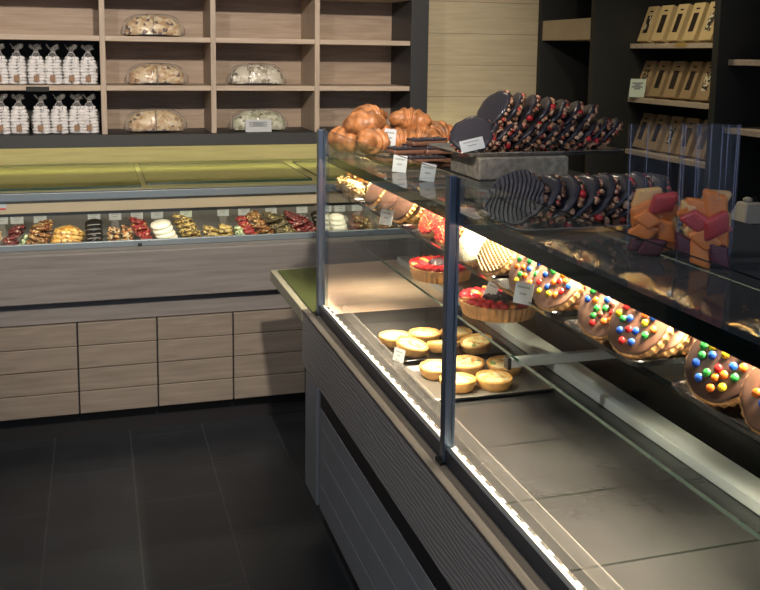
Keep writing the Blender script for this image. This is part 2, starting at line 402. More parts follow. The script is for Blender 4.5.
# ------------------------------------------------------------------ the setting
bm = bmesh.new(); box(bm, -1.9, 3.05, -1.5, 5.0, -.05, 0); struct('floor', bm, 'floor')
bm = bmesh.new(); box(bm, -1.9, 3.05, .4, 5.0, 2.75, 2.8); struct('ceiling', bm, 'ceiling')
bm = bmesh.new(); box(bm, -1.9, 3.05, 4.9, 5.0, 0, 2.75); struct('wall_back', bm, 'planks')
bm = bmesh.new(); box(bm, 2.95, 3.05, -1.5, 4.9, 0, 2.75); struct('wall_right', bm, 'wall_dark')
bm = bmesh.new(); box(bm, -2.0, -1.9, -1.5, 5.0, 0, 2.75); struct('wall_left', bm, 'wall_left')

# ------------------------------------------------------------------ back counter
XL, XR = -1.36, 1.93
seams = [-.099+.3155*i for i in range(-4, 7)]
wordc = {-.0990: 0}
for i in range(len(seams)-1):
    a, b = seams[i], seams[i+1]
    desc = ['grey wooden base cabinet beyond the left edge of the picture', 'grey wooden base cabinet of the back counter, cut off further left', 'planked base cabinet just outside the left picture edge',
            'grey-brown planked base cabinet at the far left, cut by the picture edge', 'grey-brown planked base cabinet second from the left under the back counter',
            'grey planked base cabinet third from the left under the back counter', 'grey planked base cabinet beside the front counter end, in shade',
            'grey base cabinet just behind the corner of the front counter', 'grey base cabinet hidden behind the glass case, nearer the corner', 'last grey base cabinet towards the right wall'][i]
    t = thing('base_cabinet', desc, 'cabinet', (a, 3.85, 0), 'planked base cabinets under the back counter')
    bx('body', (a, b, 3.875, 4.6, .12, .505), 'charcoal', t)
    bm = bmesh.new()
    for k in range(4):
        z0 = .122+k*.096; box(bm, a+.003, b-.003, 3.85, 3.873, z0, z0+.093)
    build('door', bm, 'greywood', t, bevel=.0025)
    bx('toe_kick', (a, b, 3.93, 3.95, 0, .12), 'slot', t)
bcs = thing('back_counter', 'long grey wooden back counter beam with pale board top and recessed shadow gap', 'counter', (XL, 3.8, 0))
bx('front_fascia', (XL, XR, 3.805, 3.84, .605, .80), 'fasciawood', bcs, .003)
bx('lower_rail', (XL, XR, 3.86, 3.9, .507, .592), 'fasciawood', bcs, .002)
bx('shadow_gap', (XL, XR, 3.88, 3.92, .592, .64), 'slot', bcs)
bx('body', (XL, XR, 3.92, 4.895, .507, .775), 'charcoal', bcs)
bx('ledge', (XL, XR, 3.81, 3.905, .782, .803), 'fasciawood', bcs, .003)

bc = thing('glass_counter_case', 'low glass-fronted pastry case set along the back counter under a pale board top', 'display case', (XL, 3.9, .8))
bx('case_floor', (XL, XR, 3.915, 4.42, .776, .786), 'caseback', bc)
bx('bottom_rail', (XL, XR, 3.893, 3.913, .803, .828), 'bluerail', bc, .002)
bx('front_pane', (XL, XR, 3.900, 3.906, .828, 1.010), 'glass', bc)
bx('top_rail', (XL, XR, 3.885, 3.93, 1.006, 1.036), 'bluerail', bc, .002)
bx('valance', (XL, XR, 3.912, 3.93, .952, 1.0055), 'beigebar', bc, .002)
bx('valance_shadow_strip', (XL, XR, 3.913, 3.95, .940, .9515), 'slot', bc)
bm = bmesh.new(); v = [bm.verts.new(p) for p in ((XL, 4.26, .786), (XR, 4.26, .786), (XR, 4.42, 1.02), (XL, 4.42, 1.02))]; bm.faces.new(v)
g = bmesh.ops.extrude_face_region(bm, geom=bm.faces[:]); bmesh.ops.translate(bm, verts=[e for e in g['geom'] if isinstance(e, bmesh.types.BMVert)], vec=(0, .01, 0))
build('back_panel', bm, 'caseback', bc)
bx('top_board', (XL, XR, 3.93, 4.895, 1.022, 1.037), 'topwood', bc, .002)
bx('lamp_tube', (XL+.1, XR-.1, 3.975, 3.995, .985, 1.0), 'led', bc)
bx('rail_clip', (.148, .165, 3.888, 3.894, .803, .815), 'slot', bc)

def plate(label, poly):
    bm = bmesh.new(); prism(bm, poly, 1.0375, 1.0465, 0, 1)
    o = build('glass_plate', bm, ['greenglass', 'glassedge']); tag(o, label, 'glass plate', 'glass plates lying on the back counter top')
plate('long green-tinted glass plate lying at the left on the back counter top', [(-1.2, 3.965), (.17, 3.965), (.17, 4.80), (-1.2, 4.80)])
plate('green-tinted glass plate on the back counter top, left of the steel post', [(.195, 4.03), (.915, 4.03), (.915, 4.74), (.195, 4.74)])
plate('green-tinted glass plate on the back counter top, behind the glass case', [(.965, 4.0), (1.75, 4.0), (1.75, 4.72), (.965, 4.72)])

# ------------------------------------------------------------------ back shelf unit
su = thing('wall_shelf_unit', 'pale wooden wall shelving with square compartments above the back counter', 'shelves', (.33, 4.72, 1.153))
vx = [-.985, -.475, .035, .545, 1.057]
sz = [1.67, 1.44]
for x in vx: bx('upright', (x-.0125, x+.0125, 4.55, 4.88, 1.211, 2.36), 'shelfvert', su, .0015)
for i in range(len(vx)):
    x0 = vx[i]+.0125; x1 = vx[i+1]-.0125 if i+1 < len(vx) else 1.545
    for z in (2.13, 1.90, 1.67, 1.44):
        bx('shelf_board', (x0+.0003, x1-.0003, 4.553, 4.88, z-.024, z), 'shelfwood', su, .0015)
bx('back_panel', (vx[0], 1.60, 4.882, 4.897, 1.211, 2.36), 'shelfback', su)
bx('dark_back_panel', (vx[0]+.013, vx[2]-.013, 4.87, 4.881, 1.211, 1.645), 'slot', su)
bx('top_board', (vx[0]-.02, 1.64, 4.55, 4.88, 2.36, 2.39), 'charcoal', su)
bx('end_panel', (1.547, 1.64, 4.545, 4.897, 1.153, 2.36), 'charcoal', su, .002)
bx('bottom_board', (vx[0]-.02, 1.546, 4.52, 4.88, 1.153, 1.2105), 'charcoal', su, .002)
bx('hanging_label', (-.305, -.205, 4.549, 4.552, 1.412, 1.434), 'slot', su)

# ------------------------------------------------------------------ dark shelving on the right wall
ru = thing('dark_wall_shelving', 'dark green-black tall shelving along the right wall with pale shelf edges', 'shelves', (2.7, 3.8, 0))
for y0, y1 in ((4.26, 4.30), (3.26, 3.30), (2.26, 2.30)):
    bx('divider', (2.43, 2.945, y0, y1, .0, 2.6), 'wall_dark', ru, .002)
bx('end_panel', (2.43, 2.945, 4.86, 4.895, 0, 2.6), 'wall_dark', ru, .002)
bx('back_board', (2.93, 2.947, 1.5, 4.86, .0, 2.6), 'wall_dark', ru)
for x0, y0, y1, z in ((2.64, 3.301, 4.259, 1.671), (2.64, 3.301, 4.259, 1.397), (2.64, 3.301, 4.259, 1.128), (2.48, 2.301, 3.259, 1.598), (2.48, 2.301, 3.259, 1.32)):
    bx('shelf_board', (x0, 2.93, y0, y1, z-.024, z), 'shelfwood', ru, .0015)
bx('pelmet', (2.44, 2.92, 4.301, 4.858, 1.69, 1.80), 'beigebar', ru, .002)
wt = thing('side_worktop', 'dark work counter with wood-edged top against the right wall', 'counter', (2.25, 3, 0))
bx('top', (1.96, 2.425, .6, 4.85, .965, 1.0), 'worktop', wt, .002)
bx('front_edge', (1.945, 1.96, .6, 4.85, .955, 1.001), 'workedge', wt, .002)
bx('body', (2.02, 2.425, .6, 4.85, 0, .964), 'charcoal', wt)

# ------------------------------------------------------------------ front counter
YN = .45
fc = thing('front_counter', 'dark grey serving counter with embossed grain band running towards the viewer', 'counter', (.65, YN, 0))
bx('grain_band', (.605, .66, YN, 2.80, .62, .79), 'grain', fc, .003)
bx('shadow_gap', (.662, .70, YN, 2.785, .4765, .62), 'slot', fc)
bm = bmesh.new()
for z0, z1 in ((.135, .221), (.224, .322), (.325, .416), (.419, .476)):
    box(bm, .66, .675, YN, 2.785, z0, z1)
build('grooved_panel', bm, 'panel', fc, bevel=.0015)
bx('panel_backing', (.664, .69, YN, 2.785, .135, .475), 'groovehighlight', fc)  # pale backing paints the light lines caught along the grooves
bx('end_leg', (.652, 1.25, 2.80, 2.97, .133, .76), 'panel', fc, .006)
bx('toe_kick', (.71, 1.2, YN, 2.93, 0, .132), 'slot', fc)
bx('core', (.70, 1.25, YN, 2.795, .133, .79), 'charcoal', fc)
bx('ledge', (.604, .652, YN, 2.80, .79, .80), 'ledge', fc, .002)
bm = bmesh.new(); prism(bm, [(.604, 2.801), (1.25, 2.801), (1.25, 3.42), (.604, 3.36)], .758, .798)
build('corner_slab', bm, 'ledgepale', fc, bevel=.002)
bm = bmesh.new(); prism(bm, [(.626, 2.73), (.650, 2.73), (.650, 2.76), (.81, 3.35), (.626, 3.33)], .798, .8035)
build('unlit_countertop_green', bm, 'green', fc, bevel=.001)  # thin green sheet paints the unlit countertop outside the angled pane

# ------------------------------------------------------------------ front display case
dc = thing('glass_display_case', 'glass pastry display case with blue-grey steel posts on the front counter', 'display case', (.9, 1.9, .8))
bm = bmesh.new(); box(bm, .668, 1.24, YN, 2.72, .7905, .80); build('tiled_deck', bm, 'decktile', dc)
bm = bmesh.new(); prism(bm, [(.668, 2.721), (1.24, 2.721), (1.24, 3.42), (.833, 3.385)], .7985, .8008); build('wooden_deck', bm, 'deckwood', dc)
bx('bottom_rail', (.640, .651, YN, 2.74, .80, .832), 'raildark', dc, .001)
bx('bottom_channel', (.6512, .667, YN, 2.72, .80, .828), 'white_alu', dc, .001)
bm = bmesh.new()
y = YN+.02
while y < 2.68:
    box(bm, .6605, .6665, y, y+.028, .828, .8295); y += .045
build('channel_gasket', bm, 'steel', dc)
for y in (.57, 1.64, 2.73):
    p = bx('post', (.636, .652, y-.012, y+.012, .80, 1.374), 'steelblue', dc, .002)
    bx('post_edge', (.6522, .658, y-.012, y-.005, .832, 1.37), 'steelblue', p)
    bx('foot', (.628, .638, y-.016, y+.016, .80, .806), 'blackmetal', p)
for y0, y1 in ((YN, .557), (.584, 1.627), (1.653, 2.717)):
    bm = bmesh.new(); fs = box(bm, .6525, .6585, y0, y1, .8285, 1.373)
    fs[1].material_index = 1
    build('front_pane', bm, ['glass', 'darkedge'], dc)
bm = bmesh.new(); prism(bm, [(.655, 2.744), (.660, 2.742), (.834, 3.38), (.829, 3.382)], .805, 1.30); build('angled_end_pane', bm, 'glass', dc)
bm = bmesh.new(); prism(bm, [(.655, 2.744), (.659, 2.742), (.671, 2.775), (.667, 2.777)], 1.302, 1.373); build('corner_plate', bm, 'steelblue', dc)
bm = bmesh.new(); prism(bm, [(.6595, YN), (1.135, YN), (1.135, 3.40), (.838, 3.385), (.6595, 2.74)], 1.294, 1.302, 0, 1)
build('top_glass', bm, ['smoked', 'darkedge'], dc)
bx('lamp_housing', (.660, .700, YN, 2.70, 1.276, 1.2935), 'darkedge', dc, .002)
bx('lamp_diffuser', (.668, .690, YN+.02, 2.68, 1.273, 1.2765), 'led', dc)
bx('lamp_housing', (.88, .91, YN, 3.25, 1.280, 1.2935), 'darkedge', dc, .002)
bx('lamp_diffuser', (.886, .904, YN+.02, 3.22, 1.277, 1.2805), 'led', dc)
for z, x0, y1 in ((.952, .857, 3.09), (1.095, .853, 3.355)):
    bm = bmesh.new(); fs = box(bm, x0, 1.19, YN+.05, y1, z-.007, z); fs[5].material_index = 1; fs[2].material_index = 1; fs[4].material_index = 1
    build('glass_shelf', bm, ['glass', 'glassedge' if z < 1 else 'darkedge'], dc)
for y in (.75, 1.80):
    b = bx('shelf_bracket', (.853, 1.20, y-.009, y+.009, .923, .944), 'alu', dc, .002)
    bx('end_cap', (.844, .853, y-.011, y+.011, .920, .946), 'blackmetal', b, .001)
    bx('shelf_bracket', (.90, 1.20, y-.009, y+.009, 1.068, 1.087), 'blackmetal', dc, .002)
bx('rear_profile', (1.10, 1.166, YN+.02, 3.36, .801, .825), 'white_alu', dc, .002)
bx('rear_frame', (1.20, 1.24, YN, 3.38, .801, .87), 'blackmetal', dc, .002)
bx('rear_panel', (1.215, 1.225, YN, 3.38, .87, 1.19), 'caseback', dc)
bx('price_rail', (.712, .715, YN+.05, 2.70, .8005, .834), 'acrylic', dc)

# ------------------------------------------------------------------ trays
def tray_mesh(w, d, h=.014, r=.02, wall=.0025, mats='blacktray', rimr=.0022):
    """rounded sheet tray centred at origin, base at z=0"""
    def loop(hw, hd, rr, z, n=5):
        pts = []
        for cx, cy, a0 in ((hw-rr, hd-rr, 0), (-hw+rr, hd-rr, PI/2), (-hw+rr, -hd+rr, PI), (hw-rr, -hd+rr, 1.5*PI)):
            for k in range(n+1):
                a = a0+PI/2*k/n; pts.append((cx+rr*math.cos(a), cy+rr*math.sin(a), z))
        return pts
    bm = bmesh.new(); W, D = w/2, d/2
    loops = [loop(W-.012, D-.012, r, 0), loop(W-.002, D-.002, r, h-.002), loop(W, D, r, h), loop(W-.0015, D-.0015, r, h+.0012), loop(W-.004, D-.004, r, h-.001), loop(W-.0135, D-.0135, r, wall)]
    vs = [[bm.verts.new(p) for p in l] for l in loops]; n = len(vs[0])
    for a, b in zip(vs, vs[1:]):
        for i in range(n): bm.faces.new((a[i], a[(i+1) % n], b[(i+1) % n], b[i]))
    bm.faces.new(vs[0][::-1]); bm.faces.new(vs[-1])
    return bm
def tray(x0, x1, y0, y1, z, label, mat='blacktray', h=.014, name='display_tray', cat='tray', group=None):
    bm = tray_mesh(x1-x0, y1-y0, h); o = build(name, bm, mat, smooth=False)
    o.location = ((x0+x1)/2, (y0+y1)/2, z); return tag(o, label, cat, group)

# ------------------------------------------------------------------ big scalloped cookies
def scal(n, amp): return lambda a, k: 1+amp*math.cos(n*a)
CR, CT = .063, .014
def cookie_proto(name, icing, cat='cookie'):
    t = thing(name, None, cat)
    bm = bmesh.new(); lathe(bm, [(CR*.93, 0), (CR, .002), (CR, CT-.003), (CR*.95, CT)], 96, scal(28, .022)); build('biscuit', bm, 'biscuit', t, smooth=False)
    bm = bmesh.new(); lathe(bm, [(CR*.95, CT-.001), (CR*.955, CT+.0008), (CR*.90, CT+.0026), (CR*.5, CT+.0036), (CR*.05, CT+.0038)], 48, lambda a, k: 1+.012*math.sin(5*a)+.01*math.cos(9*a)); build('icing', bm, icing, t, smooth=True)
    return t
cm = {}
for k in CANDY:
    bm = bmesh.new(); bmesh.ops.create_uvsphere(bm, u_segments=14, v_segments=8, radius=.0068)
    bmesh.ops.scale(bm, verts=bm.verts[:], vec=(1, 1, .62))
    me = bpy.data.meshes.new('candy'); bm.to_mesh(me); bm.free(); me.materials.append(M['candy_'+k])
    for p in me.polygons: p.use_smooth = True
    cm[k] = me
def add_candies(root, n, seed, rmax=.68, spread=None):
    r = random.Random(seed); pts = []; tries = 0
    while len(pts) < n and tries < 3000:
        tries += 1
        a = r.uniform(0, 2*PI); rr = CR*rmax*math.sqrt(r.random())
        if spread == 'rim': rr = CR*r.uniform(.6, .82)
        p = (rr*math.cos(a), rr*math.sin(a))
        if all((p[0]-q[0])**2+(p[1]-q[1])**2 > .0139**2 for q in pts): pts.append(p)
    for i, p in enumerate(pts):
        c = r.choice(['red', 'orange', 'yellow', 'green', 'blue', 'brown', 'blue', 'green', 'red', 'orange'])
        o = bpy.data.objects.new('candy', cm[c]); C.objects.link(o); o.parent = root
        o.location = (p[0], p[1], CT+.0062-.001*(p[0]**2+p[1]**2)/CR**2); o['label'] = c+' candy'
def lean_z(base, n, R, t=0):
    nz = n.normalized().z; return base+R*math.sqrt(max(0, 1-nz*nz))+.0005
P = {k: cookie_proto('iced_cookie', v) for k, v in (('pink', 'icing_pink'), ('mid', 'icing_mid'), ('dark', 'icing_dark'), ('white', 'icing_white'), ('plain', 'icing_plain'), ('red', 'redsugar'))}
P['red'].name = 'praline_cookie'; P['plain'].name = 'drizzled_cookie'; P['white'].name = 'sprinkled_cookie'
bm = bmesh.new()
for s in range(-6, 7):
    for dirx in (0, 1):
        off = s*.0085
        half = math.sqrt(max(0, (CR*.9)**2-off**2))
        if half < .012: continue
        a, b = ((off, -half), (off, half)) if dirx else ((-half, off), (half, off))
        tube(bm, [(a[0], a[1], CT+.0033), ((a[0]+b[0])/2+.001, (a[1]+b[1])/2, CT+.0042), (b[0], b[1], CT+.0033)], .0011, 5, mi=dirx)
build('chocolate_lattice', bm, ['drizzle', 'drizzle_light'], P['plain'])
KEEP = {k: [c for c in v.children] for k, v in P.items()}

def row(kinds, x, y, z, n, step, face_y=-.30, labels=None, group=None, candy=None, seed=0, R=CR):
    nrm = Vector((-.82, face_y, .50))
    for i, k in enumerate(kinds):
        src = P[k]
        r = random.Random(seed*31+i)
        nn = Vector((nrm.x+r.uniform(-.05, .05), nrm.y+r.uniform(-.04, .04), nrm.z+r.uniform(-.04, .04)-(.0 if i else -.06)))
        if src.name in used:
            t = thing(src.name.split('.')[0], None, 'cookie')
            for c in KEEP[k]:
                cc = c.copy(); C.objects.link(cc); cc.parent = t
        else:
            used.add(src.name); t = src
        t.location = (x+R*.66+i*step, y+r.uniform(-.004, .004), lean_z(z+.0035, nn, R*1.02))
        t.rotation_mode = 'QUATERNION'; t.rotation_quaternion = facing(nn, r.uniform(0, 6))
        t['label'] = labels[i]; t['group'] = group
        if candy:
            c = candy[i]
            if c: add_candies(t, c, seed*7+i, spread='rim' if c < 8 else None)

TZ = 1.0955
trays = [  # x0, y0, y1, descriptor
 (.82, .90, 1.176), (.82, 1.272, 1.518), (.82, 1.572, 1.85), (.825, 1.87, 2.14), (.84, 2.19, 2.45), (.83, 2.52, 2.97), (.812, 3.02, 3.30)]
tl = ['black tray of dark cookies nearest the right picture edge', 'black tray of candy cookies, second from the right edge', 'black tray of candy cookies above the nearer fruit tart',
      'black tray with sprinkled and lattice cookies just right of the middle steel post', 'black tray of red praline cookies left of the middle steel post',
      'black tray of smooth brown cookies behind the small price card', 'black tray of nut clusters at the far end of the case']
for (x0, y0, y1), l in zip(trays, tl): tray(x0, 1.17, y0, y1, TZ, l, group='black trays on the upper glass shelf')
def cookrow(ti, yy, rowname, kinds, what, where, candy=None, step=.036, seed=0, fy=-.20):
    x0, y0, y1 = trays[ti]
    labs = ['%s, %s in %s row, %s' % (what[min(i, len(what)-1)], ORD[i], rowname, where) for i in range(len(kinds))]
    row(kinds, x0+.012, yy, TZ, 0, step, fy, labs, 'cookies on the upper glass shelf', candy, seed)
TW = ['rightmost black tray', 'second black tray from right', 'black tray above nearer tart', 'black tray right of middle post', 'black tray left of middle post', 'black tray behind price card']
cookrow(0, 1.105, 'far', ['dark']*5, ['dark cookie studded with bright candies', 'dark cookie with rim candies'], TW[0], [20, 5, 4, 3, 0], seed=1)
cookrow(0, .980, 'near', ['mid']*5, ['brown cookie dotted with candies'], TW[0], [16, 5, 4, 3, 0], seed=2)
cookrow(1, 1.428, 'far', ['pink']*5, ['milk chocolate cookie with candies'], TW[1], [16, 5, 3, 3, 0], seed=13)
cookrow(1, 1.322, 'near', ['mid', 'pink', 'pink', 'mid', 'pink', 'pink'], ['brown chocolate cookie covered in candies', 'paler chocolate cookie with rim candies'], TW[1], [19, 6, 5, 4, 5, 3], seed=4)
cookrow(2, 1.735, 'far', ['pink']*5, ['milk chocolate cookie with candies'], TW[2], [16, 5, 3, 3, 0], seed=15)
cookrow(2, 1.618, 'near', ['pink', 'pink', 'mid', 'pink', 'mid'], ['milk chocolate cookie with clustered candies'], TW[2], [17, 5, 4, 5, 3], seed=6)
cookrow(3, 2.04, 'far', ['white']*5, ['white cookie with green sprinkles'], TW[3], seed=7)
cookrow(3, 1.915, 'near', ['plain']*6, ['caramel lattice cookie'], TW[3], seed=8)
cookrow(4, 2.385, 'far', ['red']*6, ['cookie crusted with red pralines'], TW[4], step=.03, fy=-.1, seed=9)
cookrow(4, 2.255, 'near', ['red']*6, ['red praline-crusted cookie'], TW[4], step=.03, fy=-.1, seed=10)
cookrow(5, 2.90, 'far', ['dark']*5, ['smooth brown chocolate cookie'], TW[5], fy=-.08, seed=11)
cookrow(5, 2.74, 'middle', ['dark']*5, ['smooth brown chocolate cookie'], TW[5], fy=-.08, seed=12)
cookrow(5, 2.60, 'near', ['dark']*5, ['smooth brown chocolate cookie'], TW[5], fy=-.08, seed=14)
bm = bmesh.new()
for k in range(26):
    r = random.Random(k); u = Vector((r.uniform(-1, 1), r.uniform(-1, 1), r.uniform(-.6, 1))).normalized()
    blob(bm, u*.026, .010, (1, .8, .7), Euler((r.random()*6, r.random()*6, 0)), 1, .1, seed=k)
blob(bm, (0, 0, 0), .028, sub=2)
nb = build('nut_cluster', bm, 'nutball', smooth=True); tag(nb, None, 'nut cluster')
q = 0
for lay, pts in ((0, [(i, j) for i in range(4) for j in range(4)]), (1, [(i+.5, j+.5) for i in range(3) for j in range(3)]), (2, [(i+1, j+1) for i in range(2) for j in range(2)])):
    for i, j in pts:
        where = ['bottom', 'middle', 'top'][lay]
        place(nb, (.852+i*.064, 3.06+j*.062, TZ+.039+lay*.042), Euler((q, q*2, q*3)), '%s layer nut cluster, %s row from front, %s from the near side, far-end tray' % (where, ORD[int(i)], ORD[int(j)]), 'nut clusters heaped in the far-end tray'); q += 1

# ------------------------------------------------------------------ price cards
def card(w, h, mat, loc, rot, label, group, stem=0, name='price_card', lines=2):
    t = thing(name, label, 'price card', loc, group); t.rotation_euler = rot
    bm = bmesh.new(); box(bm, -w/2, w/2, -.0006, .0006, 0, h); build('card', bm, mat, t, world=False)
    bm = bmesh.new()
    for k in range(lines):
        z = h*(.72-.3*k/max(1, lines-1)) if lines > 1 else h*.6
        ww = w*(.36 if k % 2 == 0 else .2)
        box(bm, -ww, ww*.9, -.0010, -.0006, z, z+h*.09)
    build('print', bm, 'ink', t, world=False)
    if stem:
        bm = bmesh.new(); box(bm, -w*.3, w*.3, 0, .012, -stem, 0); build('holder', bm, 'acrylic', t, world=False)
    return t

# ------------------------------------------------------------------ back case florentine piles
bp = {}
def fl_proto(mat, R, T, style):
    key = (mat, R, style)
    if key in bp: return bp[key]
    bm = bmesh.new(); r = random.Random(hash(mat) % 1000 if False else len(mat)*13)
    if style == 'disc':
        lathe(bm, [(R*.9, 0), (R, T*.3), (R*.98, T*.7), (R*.7, T), (R*.1, T*1.05)], 22, lambda a, k: 1+.06*math.sin(3*a+k)+.04*math.cos(7*a))
        for k in range(16):
            a = r.uniform(0, 2*PI); rr = R*math.sqrt(r.random())*.9
            blob(bm, (rr*math.cos(a), rr*math.sin(a), T), R*.2, (1, .8, .55), Euler((0, 0, r.random()*6)), 1, .15, seed=k)
    elif style == 'smooth':
        lathe(bm, [(R*.85, 0), (R, T*.3), (R*.97, T*.8), (R*.6, T*1.15), (R*.1, T*1.25)], 24)
    elif style == 'fold':
        pts = [(-R*1.1, 0, 0), (-R*.5, 0, T*.5), (0, 0, T*.8), (R*.6, 0, T*.5), (R*1.2, 0, 0)]
        tube(bm, pts, [R*.5, R*.75, R*.85, R*.7, R*.35], 12, flat=.35)
    m = PILE[mat]
    o = build('florentine' if style != 'fold' else 'candied_orange_slice', bm, m, smooth=True)
    tag(o, None, 'cookie' if style != 'fold' else 'candied fruit'); bp[key] = o
    return o
ZD = .786
piles = [ # mat, x0, x1, height, style, adjective, lean(dx per level), levels, across
 ('beige', -.47, -.39, .09, 'disc', 'beige nut cookie', 4, 1, .0),
 ('berry', -.375, -.315, .105, 'disc', 'dark berry-topped florentine', 5, 1, .010),
 ('green', -.312, -.29, .06, 'disc', 'pale pistachio florentine', 3, 1, .006),
 ('nutty', -.285, -.20, .112, 'disc', 'brown nut florentine', 6, 1, .005),
 ('orange', -.185, -.085, .082, 'fold', 'folded candied orange slice', 4, 1, .006),
 ('black', -.06, .012, .120, 'smooth', 'glossy black chocolate', 5, 1, .0),
 ('mixed', .03, .135, .076, 'disc', 'mixed nut florentine', 4, 2, .0),
 ('red', .14, .205, .118, 'disc', 'red berry florentine', 6, 1, -.008),
 ('white', .225, .31, .10, 'smooth', 'white chocolate round', 4, 1, -.009),
 ('yellow', .325, .405, .128, 'disc', 'almond florentine', 6, 1, -.009),
 ('yellow', .43, .565, .062, 'disc', 'golden nut florentine', 3, 2, .0),
 ('green', .575, .61, .06, 'disc', 'pistachio and white florentine', 3, 1, -.006),
 ('red', .60, .65, .11, 'smooth', 'bright red berry round', 5, 1, -.010),
 ('nutty', .65, .72, .120, 'disc', 'brown caramel nut florentine', 6, 1, -.010),
 ('darknut', .73, .82, .112, 'disc', 'dark olive-brown nut florentine', 6, 1, -.012),
 ('berry', .83, .92, .108, 'disc', 'dark red berry florentine', 6, 1, -.014),
 ('black', .93, .99, .12, 'smooth', 'black chocolate disc', 5, 1, -.004),
 ('white', 1.01, 1.08, .10, 'smooth', 'ivory chocolate round', 4, 1, -.004),
 ('darknut', 1.12, 1.20, .085, 'disc', 'dark seed florentine', 4, 1, -.004),
 ('nutty', 1.24, 1.33, .085, 'disc', 'toffee nut florentine', 4, 1, -.004),
]
for pi, (mat, x0, x1, H, style, adj, lv, across, dx) in enumerate(piles):
    H *= .84; R = (x1-x0)/2/across*1.04; T = H/lv/1.1
    pr = fl_proto(mat, round(R, 3), T, style)
    for a in range(across):
        for k in range(lv):
            r = random.Random(pi*50+k+a*7)
            x = x0+R*(1+2*a)*.98+dx*(k-(lv-1)/2); y = 4.045+k*.012+a*.02
            hl = 'topmost' if k == lv-1 else ('bottom' if k == 0 else ORD[lv-1-k]+' from top')
            sd = '' if across == 1 else (' of left stack' if a == 0 else ' of right stack')
            g = '%s pile from left in back case' % (ORD[pi] if pi < 16 else ['first', 'second', 'third', 'fourth'][pi-16])
            if pi >= 16: g = 'back case pile %s right of far post' % ['just', 'second', 'third', 'fourth'][pi-16]
            place(pr, (x, y, ZD+.004+k*T*.98), Euler((.28+r.uniform(-.06, .06), r.uniform(-.08, .08)+dx*14, r.uniform(0, 6) if style == 'disc' else 0)), '%s, %s%s, %s' % (adj, hl, sd, g), 'sweets piled in the back counter case')
card_x = [(-.400, 0), (-.338, 0), (-.245, 0), (-.023, 0), (.066, 0), (.159, 0), (.246, 0), (.373, 1), (.539, 0), (.634, 0), (.759, 0), (.905, 0), (1.02, 0), (1.088, 0), (1.172, 0)]
cw = ['at the left picture edge', 'above the dark berry florentines', 'above the brown nut florentines', 'above the black chocolates', 'above the mixed nut florentines', 'above the red berry florentines', 'above the white chocolate rounds',
      'above the almond florentines', 'above the low golden nut florentines', 'above the bright red rounds', 'above the dark olive-brown florentines', 'nearest the far steel post on its left', 'just right of the far steel post', 'second right of far steel post', 'furthest right behind the glass']
for (x, g), w in zip(card_x, cw):
    card(.052, .033, 'cardgreen' if g else 'card', (x, 4.2, .862), (-.1, 0, 0), 'small white price card in the back case ' + w if not g else 'pale green-tinted price card in the back case '+w, 'price cards in the back counter case', stem=.076)
ns = bx('notice_strip', (-.46, -.352, 3.9105, 3.9118, .968, 1.002), 'card', bc); ns['label'] = 'white notice strip with red print'
rp = bx('red_print', (-.405, -.354, 3.9092, 3.9104, .970, .978), 'inkred', ns, 0)
rp.location = (0, 0, 0)

# ------------------------------------------------------------------ bags of meringues
def bag_film(bm, w, d, h, neck, top, seed, n=28):
    r = random.Random(seed); ph = [r.uniform(0, 6) for _ in range(4)]
    prof = [(0, 1), (h*.35, 1.03), (h*.62, .99), (h*.74, .72), (neck, .20), (neck+.012, .26), (top, .62)]
    rings = []
    for z, s in prof:
        ring = []
        for i in range(n):
            a = 2*PI*i/n; c, sn = math.cos(a), math.sin(a)
            e = .55
            x = w/2*s*math.copysign(abs(c)**e, c); y = d/2*(s if z < h*.7 else s*.8)*math.copysign(abs(sn)**e, sn)
            wob = 1+(.03+(.16 if z >= neck else 0))*math.sin(5*a+ph[0]+z*60)
            ring.append(bm.verts.new((x*wob, y*wob, z+(.012*math.sin(3*a+ph[1]) if z == top else 0))))
        rings.append(ring)
    for a, b in zip(rings, rings[1:]):
        for i in range(n): bm.faces.new((a[i], a[(i+1) % n], b[(i+1) % n], b[i]))
    bm.faces.new(rings[0][::-1])
bm = bmesh.new(); lathe(bm, [(.016, 0), (.0215, .003), (.0215, .0085), (.016, .0132), (.004, .0150)], 14, lambda a, k: 1+.05*math.sin(4*a)); 
me_mer = bpy.data.meshes.new('meringue'); bm.to_mesh(me_mer); bm.free(); me_mer.materials.append(M['meringue'])
for p in me_mer.polygons: p.use_smooth = True
mb = []
for v in range(3):
    t = thing('meringue_bag', None, 'bag'); t.scale = (.96, 1, 1)
    bm = bmesh.new(); bag_film(bm, .088, .058, .160, .150, .176, v); build('bag_film', bm, 'wrap', t, smooth=True, world=False)
    bm = bmesh.new(); tube(bm, [(.010*math.cos(a), .008*math.sin(a), .150) for a in [2*PI*i/10 for i in range(11)]], .0022, 5)
    tube(bm, [(.008, -.009, .150), (.018, -.022, .135), (.014, -.024, .110)], .0016, 4); tube(bm, [(-.006, -.009, .150), (-.016, -.022, .140), (-.02, -.024, .122)], .0016, 4)
    build('ribbon_tie', bm, 'ribbon', t, world=False)
    bm = bmesh.new(); box(bm, -.0125, .0125, -.0315, -.0300, .016, .044); build('paper_label', bm, 'kraftlabel', t, world=False)
    r = random.Random(v)
    for cx in (-.0205, .0205):
        for k in range(9):
            o = bpy.data.objects.new('meringue', me_mer); C.objects.link(o); o.parent = t
            sc = 1 if k < 6 else 1-.07*(k-5); o.scale = (sc, sc, 1)
            o.location = (cx*(1-.012*k-(.05*(k-5) if k > 5 else 0))+r.uniform(-.003, .003), r.uniform(-.008, .0), .003+k*.0142); o.rotation_euler = (r.uniform(-.15, .15), r.uniform(-.12, .12), r.uniform(0, 6))
    mb.append(t)
